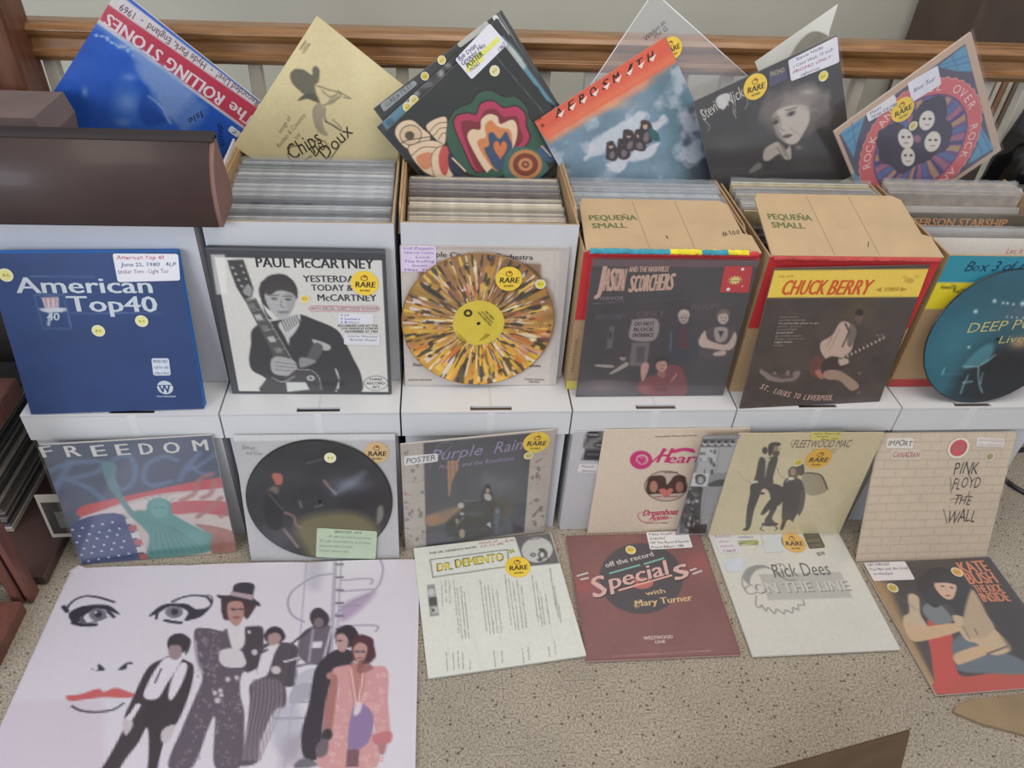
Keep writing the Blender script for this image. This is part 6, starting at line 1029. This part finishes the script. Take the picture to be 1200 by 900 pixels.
for i in range(8): A.line([(478+i*15, 545), (470+i*16, 660), (430+i*10, 870)], 3, (140, 128, 136), .8, True)
A.sp([(510, 410), (575, 395), (640, 400), (670, 450), (650, 480), (650, 560), (600, 570), (570, 540), (510, 530), (490, 510)], (80, 72, 80)); A.sp([(520, 420), (580, 395), (560, 440), (530, 525), (492, 525), (500, 470)], (214, 208, 214)); A.line([(600, 470), (670, 452)], 4, WH); A.ell(565, 365, 42, 34, (58, 52, 58), warp=.02); A.sp([(535, 368), (570, 355), (588, 375), (570, 402), (540, 404)], (168, 138, 136)); A.ell(566, 505, 20, 16, (196, 186, 192)); A.line([(510, 435), (530, 425)], 5, LK)
# spiral stair
ST = (150, 146, 162)
A.sp([(700, 70), (760, 66), (740, 180), (690, 160)], (168, 164, 178), .5, soft=.03); A.sp([(840, 240), (970, 190), (900, 270), (830, 310)], (158, 132, 168), .7, soft=.02); A.sp([(560, 680), (650, 640), (680, 760), (640, 860), (560, 820)], (172, 168, 182), .6, soft=.02); A.poly([(600, 780), (680, 760), (680, 900), (580, 900)], (150, 140, 152), .5, soft=.03)
for p_ in ([(980, 45), (1000, 100), (970, 180), (860, 240), (790, 300)], [(800, 118), (720, 130), (640, 180), (615, 230), (630, 280), (680, 310)], [(700, 70), (830, 60)], [(830, 145), (950, 138), (950, 160)], [(820, 190), (960, 180)], [(820, 250), (900, 245)], [(820, 330), (970, 326), (970, 350)], [(560, 700), (690, 700)], [(640, 640), (700, 632)]): A.line(p_, 4, ST, .9, True)
for p_, w_ in (([(808, 50), (790, 420), (700, 900)], 8), ([(832, 60), (812, 400)], 4), ([(690, 66), (660, 420), (600, 900)], 3)): A.line(p_, w_, (170, 166, 180), .9)
for i in range(7): A.line([(812, 80+i*52), (836, 80+i*52)], 6, (120, 116, 130))
A.sp([(660, 520), (720, 500), (740, 540), (650, 560)], (186, 182, 194)); A.sp([(640, 570), (720, 560), (700, 620), (620, 640)], (170, 166, 178)); A.line([(650, 490), (740, 470)], 6, (120, 116, 130))
A.sp([(700, 335), (760, 320), (792, 345), (770, 470), (700, 480), (656, 440), (664, 370)], (104, 96, 106)); A.ell(742, 300, 37, 40, (66, 58, 64), warp=.02); A.ell(740, 315, 20, 20, (124, 110, 114)); A.poly([(706, 392), (756, 390), (750, 416), (700, 418)], WH); A.line([(632, 395), (700, 345)], 5, LK); A.line([(716, 345), (700, 470)], 5, (150, 146, 158)); A.line([(790, 340), (760, 460)], 4, (190, 186, 196))
A.sp([(780, 440), (830, 420), (880, 440), (860, 520), (790, 560), (760, 700), (740, 860), (680, 860), (670, 760), (700, 640), (720, 520), (740, 480)], (56, 50, 58)); A.ell(850, 375, 52, 46, (52, 44, 50), warp=.02); A.sp([(810, 370), (840, 360), (860, 390), (845, 430), (818, 424)], (182, 146, 142)); A.line([(820, 388), (830, 388)], 4, LK)
A.sp([(690, 860), (650, 870), (640, 900), (740, 900)], (110, 106, 116), warp=.02); A.ell(790, 530, 20, 16, (166, 126, 122))
PK = (204, 150, 150)
A.sp([(795, 505), (870, 485), (960, 490), (1018, 505), (1020, 640), (1028, 790), (970, 800), (960, 720), (975, 900), (740, 900), (770, 760), (810, 640), (820, 570)], PK)
for i in range(150):
    x, y = rr2.uniform(800, 1015), rr2.uniform(510, 900)
    if x > 880-(y-500)*.1 or y > 640: A.ell(x-(y-500)*.05, y, rr2.uniform(5, 9), rr2.uniform(5, 9), (226, 188, 184), .8); A.ell(x-(y-500)*.05, y, 3, 3, (190, 120, 124), .8)
A.sp([(800, 520), (818, 560), (806, 660), (790, 760), (760, 770), (764, 660), (780, 580)], (166, 112, 108)); A.sp([(866, 490), (900, 480), (930, 500), (912, 620), (880, 640)], (180, 124, 118)); A.sp([(872, 680), (905, 640), (960, 690), (940, 800), (860, 830)], (140, 118, 158)); A.sp([(890, 640), (915, 640), (905, 680), (882, 690)], (218, 200, 206)); A.poly([(855, 830), (905, 830), (900, 900), (850, 900)], (120, 84, 92)); A.sp([(960, 770), (1030, 755), (1030, 800), (970, 808)], (190, 116, 120)); A.sp([(978, 805), (1012, 805), (1008, 840), (990, 850)], (170, 120, 118))
A.line([(870, 500), (890, 640)], 3, (226, 190, 186)); A.line([(925, 495), (900, 640)], 3, (226, 190, 186))
A.ell(922, 425, 54, 62, (80, 46, 52), warp=.03); A.sp([(880, 420), (905, 395), (935, 410), (930, 450), (908, 478), (888, 462)], (186, 142, 136)); A.line([(890, 432), (902, 432)], 4, LK); A.line([(914, 432), (924, 432)], 4, LK); A.line([(900, 458), (914, 458)], 3, (140, 70, 80)); A.sp([(900, 470), (930, 470), (960, 500), (900, 520)], (120, 74, 72), .6); A.ell(765, 765, 26, 26, (60, 50, 54), warp=.03); A.sp([(728, 820), (760, 785), (780, 800), (770, 850), (735, 860)], (110, 96, 104))
# build with folds
U, V = A.U, A.V
hz = .0035+.0045*np.abs(np.sin(U*math.pi*3.02))**.35+.0012*np.sin(V*5+U*3); hz = hz*1.0
po = thing('poster', 'large folded band poster with an outlined face, lying on the carpet', 'poster', ((PX0+PX1)/2, PY1, 0))
V3 = np.stack([(U-.5)*A.W, (1-V)*A.H, hz], -1).reshape(-1, 3); link('print', grid_mesh('print', V3, U.shape[1], U.shape[0], A.img.reshape(-1, 3)), printed('print_poster', .45, .3, .3, .02), po)
ps = link('paper', grid_mesh('paper', V3-np.array([0, 0, .0006]), U.shape[1], U.shape[0]), mat('poster_paper', (214, 210, 216), .6), po)
fl = prism('folded_corner', [(-.366, .588), (-.352, .604), (-.338, .598), (-.35, .586)], 'z', .006, .0075, mat('poster_paper', (214, 210, 216), .6), po)
# ================================================================ wooden record shelf at the left
WD = mat('shelf_wood', (120, 74, 62), .5, c2=(96, 58, 50), scale=9, stretch=(6, 6, 1), coat=.15, bump=.1); WDD = mat('shelf_wood_dark', (84, 62, 58), .55, c2=(68, 50, 48), scale=7)
sh = thing('record_shelf', 'reddish brown wooden shelf holding a pile of records at the left edge', 'shelf', (-1.2, .05, 0))
def sb(n, x0, x1, y0, y1, z0, z1, m): box(n, x0+1.2, x1+1.2, y0-.05, y1-.05, z0, z1, m, sh, .003)
sb('base_board', -1.5, -.932, -.12, .36, .004, .03, WDD); sb('post', -.985, -.962, -.165, -.13, 0, .75, WD); sb('post', -.956, -.945, -.165, -.13, 0, .75, WD); sb('front_rail', -1.5, -.95, -.31, -.18, 0, .035, WD); sb('front_rail', -1.5, -.962, -.345, -.318, .01, .05, WD); sb('back_panel', -1.5, -.935, .405, .42, .03, .60, mat('added_dark_back', (52, 44, 42), .7)); sb('back_post', -1.10, -1.06, .36, .40, 0, .60, WDD); sb('shelf_board', -1.5, -.985, -.12, .14, .300, .345, WD)  # back_panel is an added dark sheet that blackens the gap behind the shelf
rr = random.Random(21)
for i in range(30):
    w_ = .28; x1 = -1.037-rr.uniform(0, .006); z = .031+i*.0078; c_ = [(64, 62, 60), (90, 86, 82), (190, 184, 174), (50, 48, 48), (120, 112, 104), (150, 140, 128)][rr.randrange(6)]
    o = box('record', x1-w_, x1, .0, .30, z, z+.0055, mat('flat_%d_%d_%d' % c_, c_, .6, .05, 40), None, .0008)
    tag(o, '%s-edged record lying in the shelf pile, %s' % (cname(c_), ORD[i].replace('front', 'lowest')+(' from the bottom' if i else '')) if i < 15 else '%s-edged record lying in the shelf pile, %s' % (cname(c_), 'topmost' if i == 29 else ORD[29-i]+' from the top'), 'record', 'records piled flat in the wooden shelf')
c_ = thing('framed_picture', 'small cream-bordered dark picture leaning between shelf and leftmost box', 'picture', (-.902, -.016, .0305), (R(-3), 0, R(1)))
box('border', -.052, .045, -.002, .002, 0, .125, mat('pic_border', (176, 170, 156), .6), c_, .0008); box('print', -.045, .045, -.0027, -.002, .012, .105, mat('pic_dark', (60, 56, 54), .5, .2, 20), c_); box('inset', -.026, .022, -.0033, -.0027, .03, .078, mat('pic_in', (110, 104, 102), .5, .1, 20), c_)
# ================================================================ right background and foreground odds and ends
cab = thing('dark_cabinet', 'dark brown cabinet standing beyond the railing at the right', 'cabinet', (1.95, 1.2, -.4))
box('body', -.46, .6, 0, .35, 0, 2.2, mat('cab_dark', (84, 68, 58), .6, .08, 6), cab, .01); box('door_stile', -.05, .02, -.012, 0, 0, 2.2, mat('cab_stile', (132, 100, 78), .5, .08, 8), cab, .003); box('shelf', -.53, -.15, -.25, 0, 1.0, 1.02, mat('cab_stile', (132, 100, 78), .5), cab, .003); box('shelf_bracket', -.53, -.51, -.25, 0, .94, 1.0, mat('cab_stile', (132, 100, 78), .5), cab, .002)
for i in range(7): tag(box('record_spine', 1.43+i*.018, 1.442+i*.018, .965, 1.15, .6205, .765-.004*(i % 3), mat('spine_%d' % i, [(206, 198, 184), (140, 122, 104), (214, 206, 192), (150, 110, 90), (200, 190, 172), (120, 104, 92), (190, 170, 150)][i], .6, .06, 30)), ['ivory', 'brown', 'white', 'russet', 'beige', 'dark taupe', 'pale tan'][i]+' record spine on the small shelf beyond the railing', 'record', 'record spines beyond the railing')
# black bag draped below the rail
n1, n2 = 40, 50; u = np.linspace(0, 1, n1); v = np.linspace(0, 1, n2); U, V = np.meshgrid(u, v); f1 = fbm(50, 5, 3, 31)[:n2, :n1]
bx = 1.17+U*.42+(1-V)*.03-.07*V*(1-U); by = .50-.02*np.sin(U*22+f1*6)*(.3+V)-.03*f1; bz = .86-V*.60
me = grid_mesh('garment_bag', np.stack([bx, by, bz], -1).reshape(-1, 3), n1, n2)
for p in me.polygons: p.use_smooth = True
bag = tag(link('garment_bag', me, mat('black_vinyl', (20, 19, 20), .22, bump=.2, scale=30, coat=.4)), 'glossy black garment bag hanging under the handrail at the right', 'bag'); md = bag.modifiers.new('s', 'SOLIDIFY'); md.thickness = .002
A = Art(UQ, (0, 0, 1), 60, (70, 78, 76)); A.mottle(.25, 5, 3); A.text('NEON', (.02, .12), (.42, .12), .09, (206, 214, 210)); A.text('OL', (.14, .26), (.34, .26), .10, (206, 214, 210)); A.line([(.05, .16), (.4, .16)], 1.2, (160, 170, 168))
cover('x', 'dark green album with thin white lettering standing at the far right edge', A, pose=((1.385, .36, .37), (0, R(14), 0), .315, None), t=.004, edge=(100, 106, 104), gloss='gloss')
for z in (0,): tag(box('carton', 1.215, 1.56, .27, .46, 0, .366, KRAFT_D, None, .003), 'plain carton standing to the right of the lidded boxes', 'box')
# black cable on the carpet
tag(tube('cable', [tuple(p) for p in smooth_pts([(1.60, .26, .006), (1.48, .235, .006), (1.37, .215, .006), (1.335, .15, .006), (1.36, .08, .006), (1.45, .03, .006), (1.62, .01, .006)], 8, False)], .0065, mat('cable_black', (34, 33, 38), .4)), 'black cable curving on the carpet at the right edge', 'cable')
# loose cardboard in the foreground
CB = mat('loose_card', (150, 128, 98), .8, .06, 12, .1); CBD = mat('loose_card_dark', (112, 90, 66), .85, .08, 12, .1)
fb = thing('cardboard_box', 'opened brown cardboard box cut off by the bottom edge of the photograph', 'box', (.597, -.627, 0), (0, 0, R(11)))
prism('back_panel', [(-.42, 0), (.085, 0), (.0, .25), (-.42, .25)], 'y', 0, .004, CBD, fb); box('bottom_panel', -.42, -.01, -.30, 0, 0, .004, CBD, fb); box('side_panel', -.42, -.416, -.30, 0, .004, .24, CBD, fb)
e_ = bmesh.new()
for i in range(84): box_bm(e_, -.42+i*.005, -.42+i*.005+.0025, .0004, .0036, .2502, .2512)
o = link('corrugation', bm_mesh(e_, 'corrugation'), mat('corr', (74, 56, 40), .9), fb); o['kind'] = 'stuff'
tag(prism('cardboard_flap', [(.858, -.480), (.868, -.470), (.905, -.458), (1.02, -.452), (1.35, -.44), (1.35, -.60), (1.05, -.553), (.98, -.534), (.90, -.505)], 'z', .001, .009, CB, None, .001), 'flat piece of brown cardboard below the album of the long-haired woman', 'cardboard')
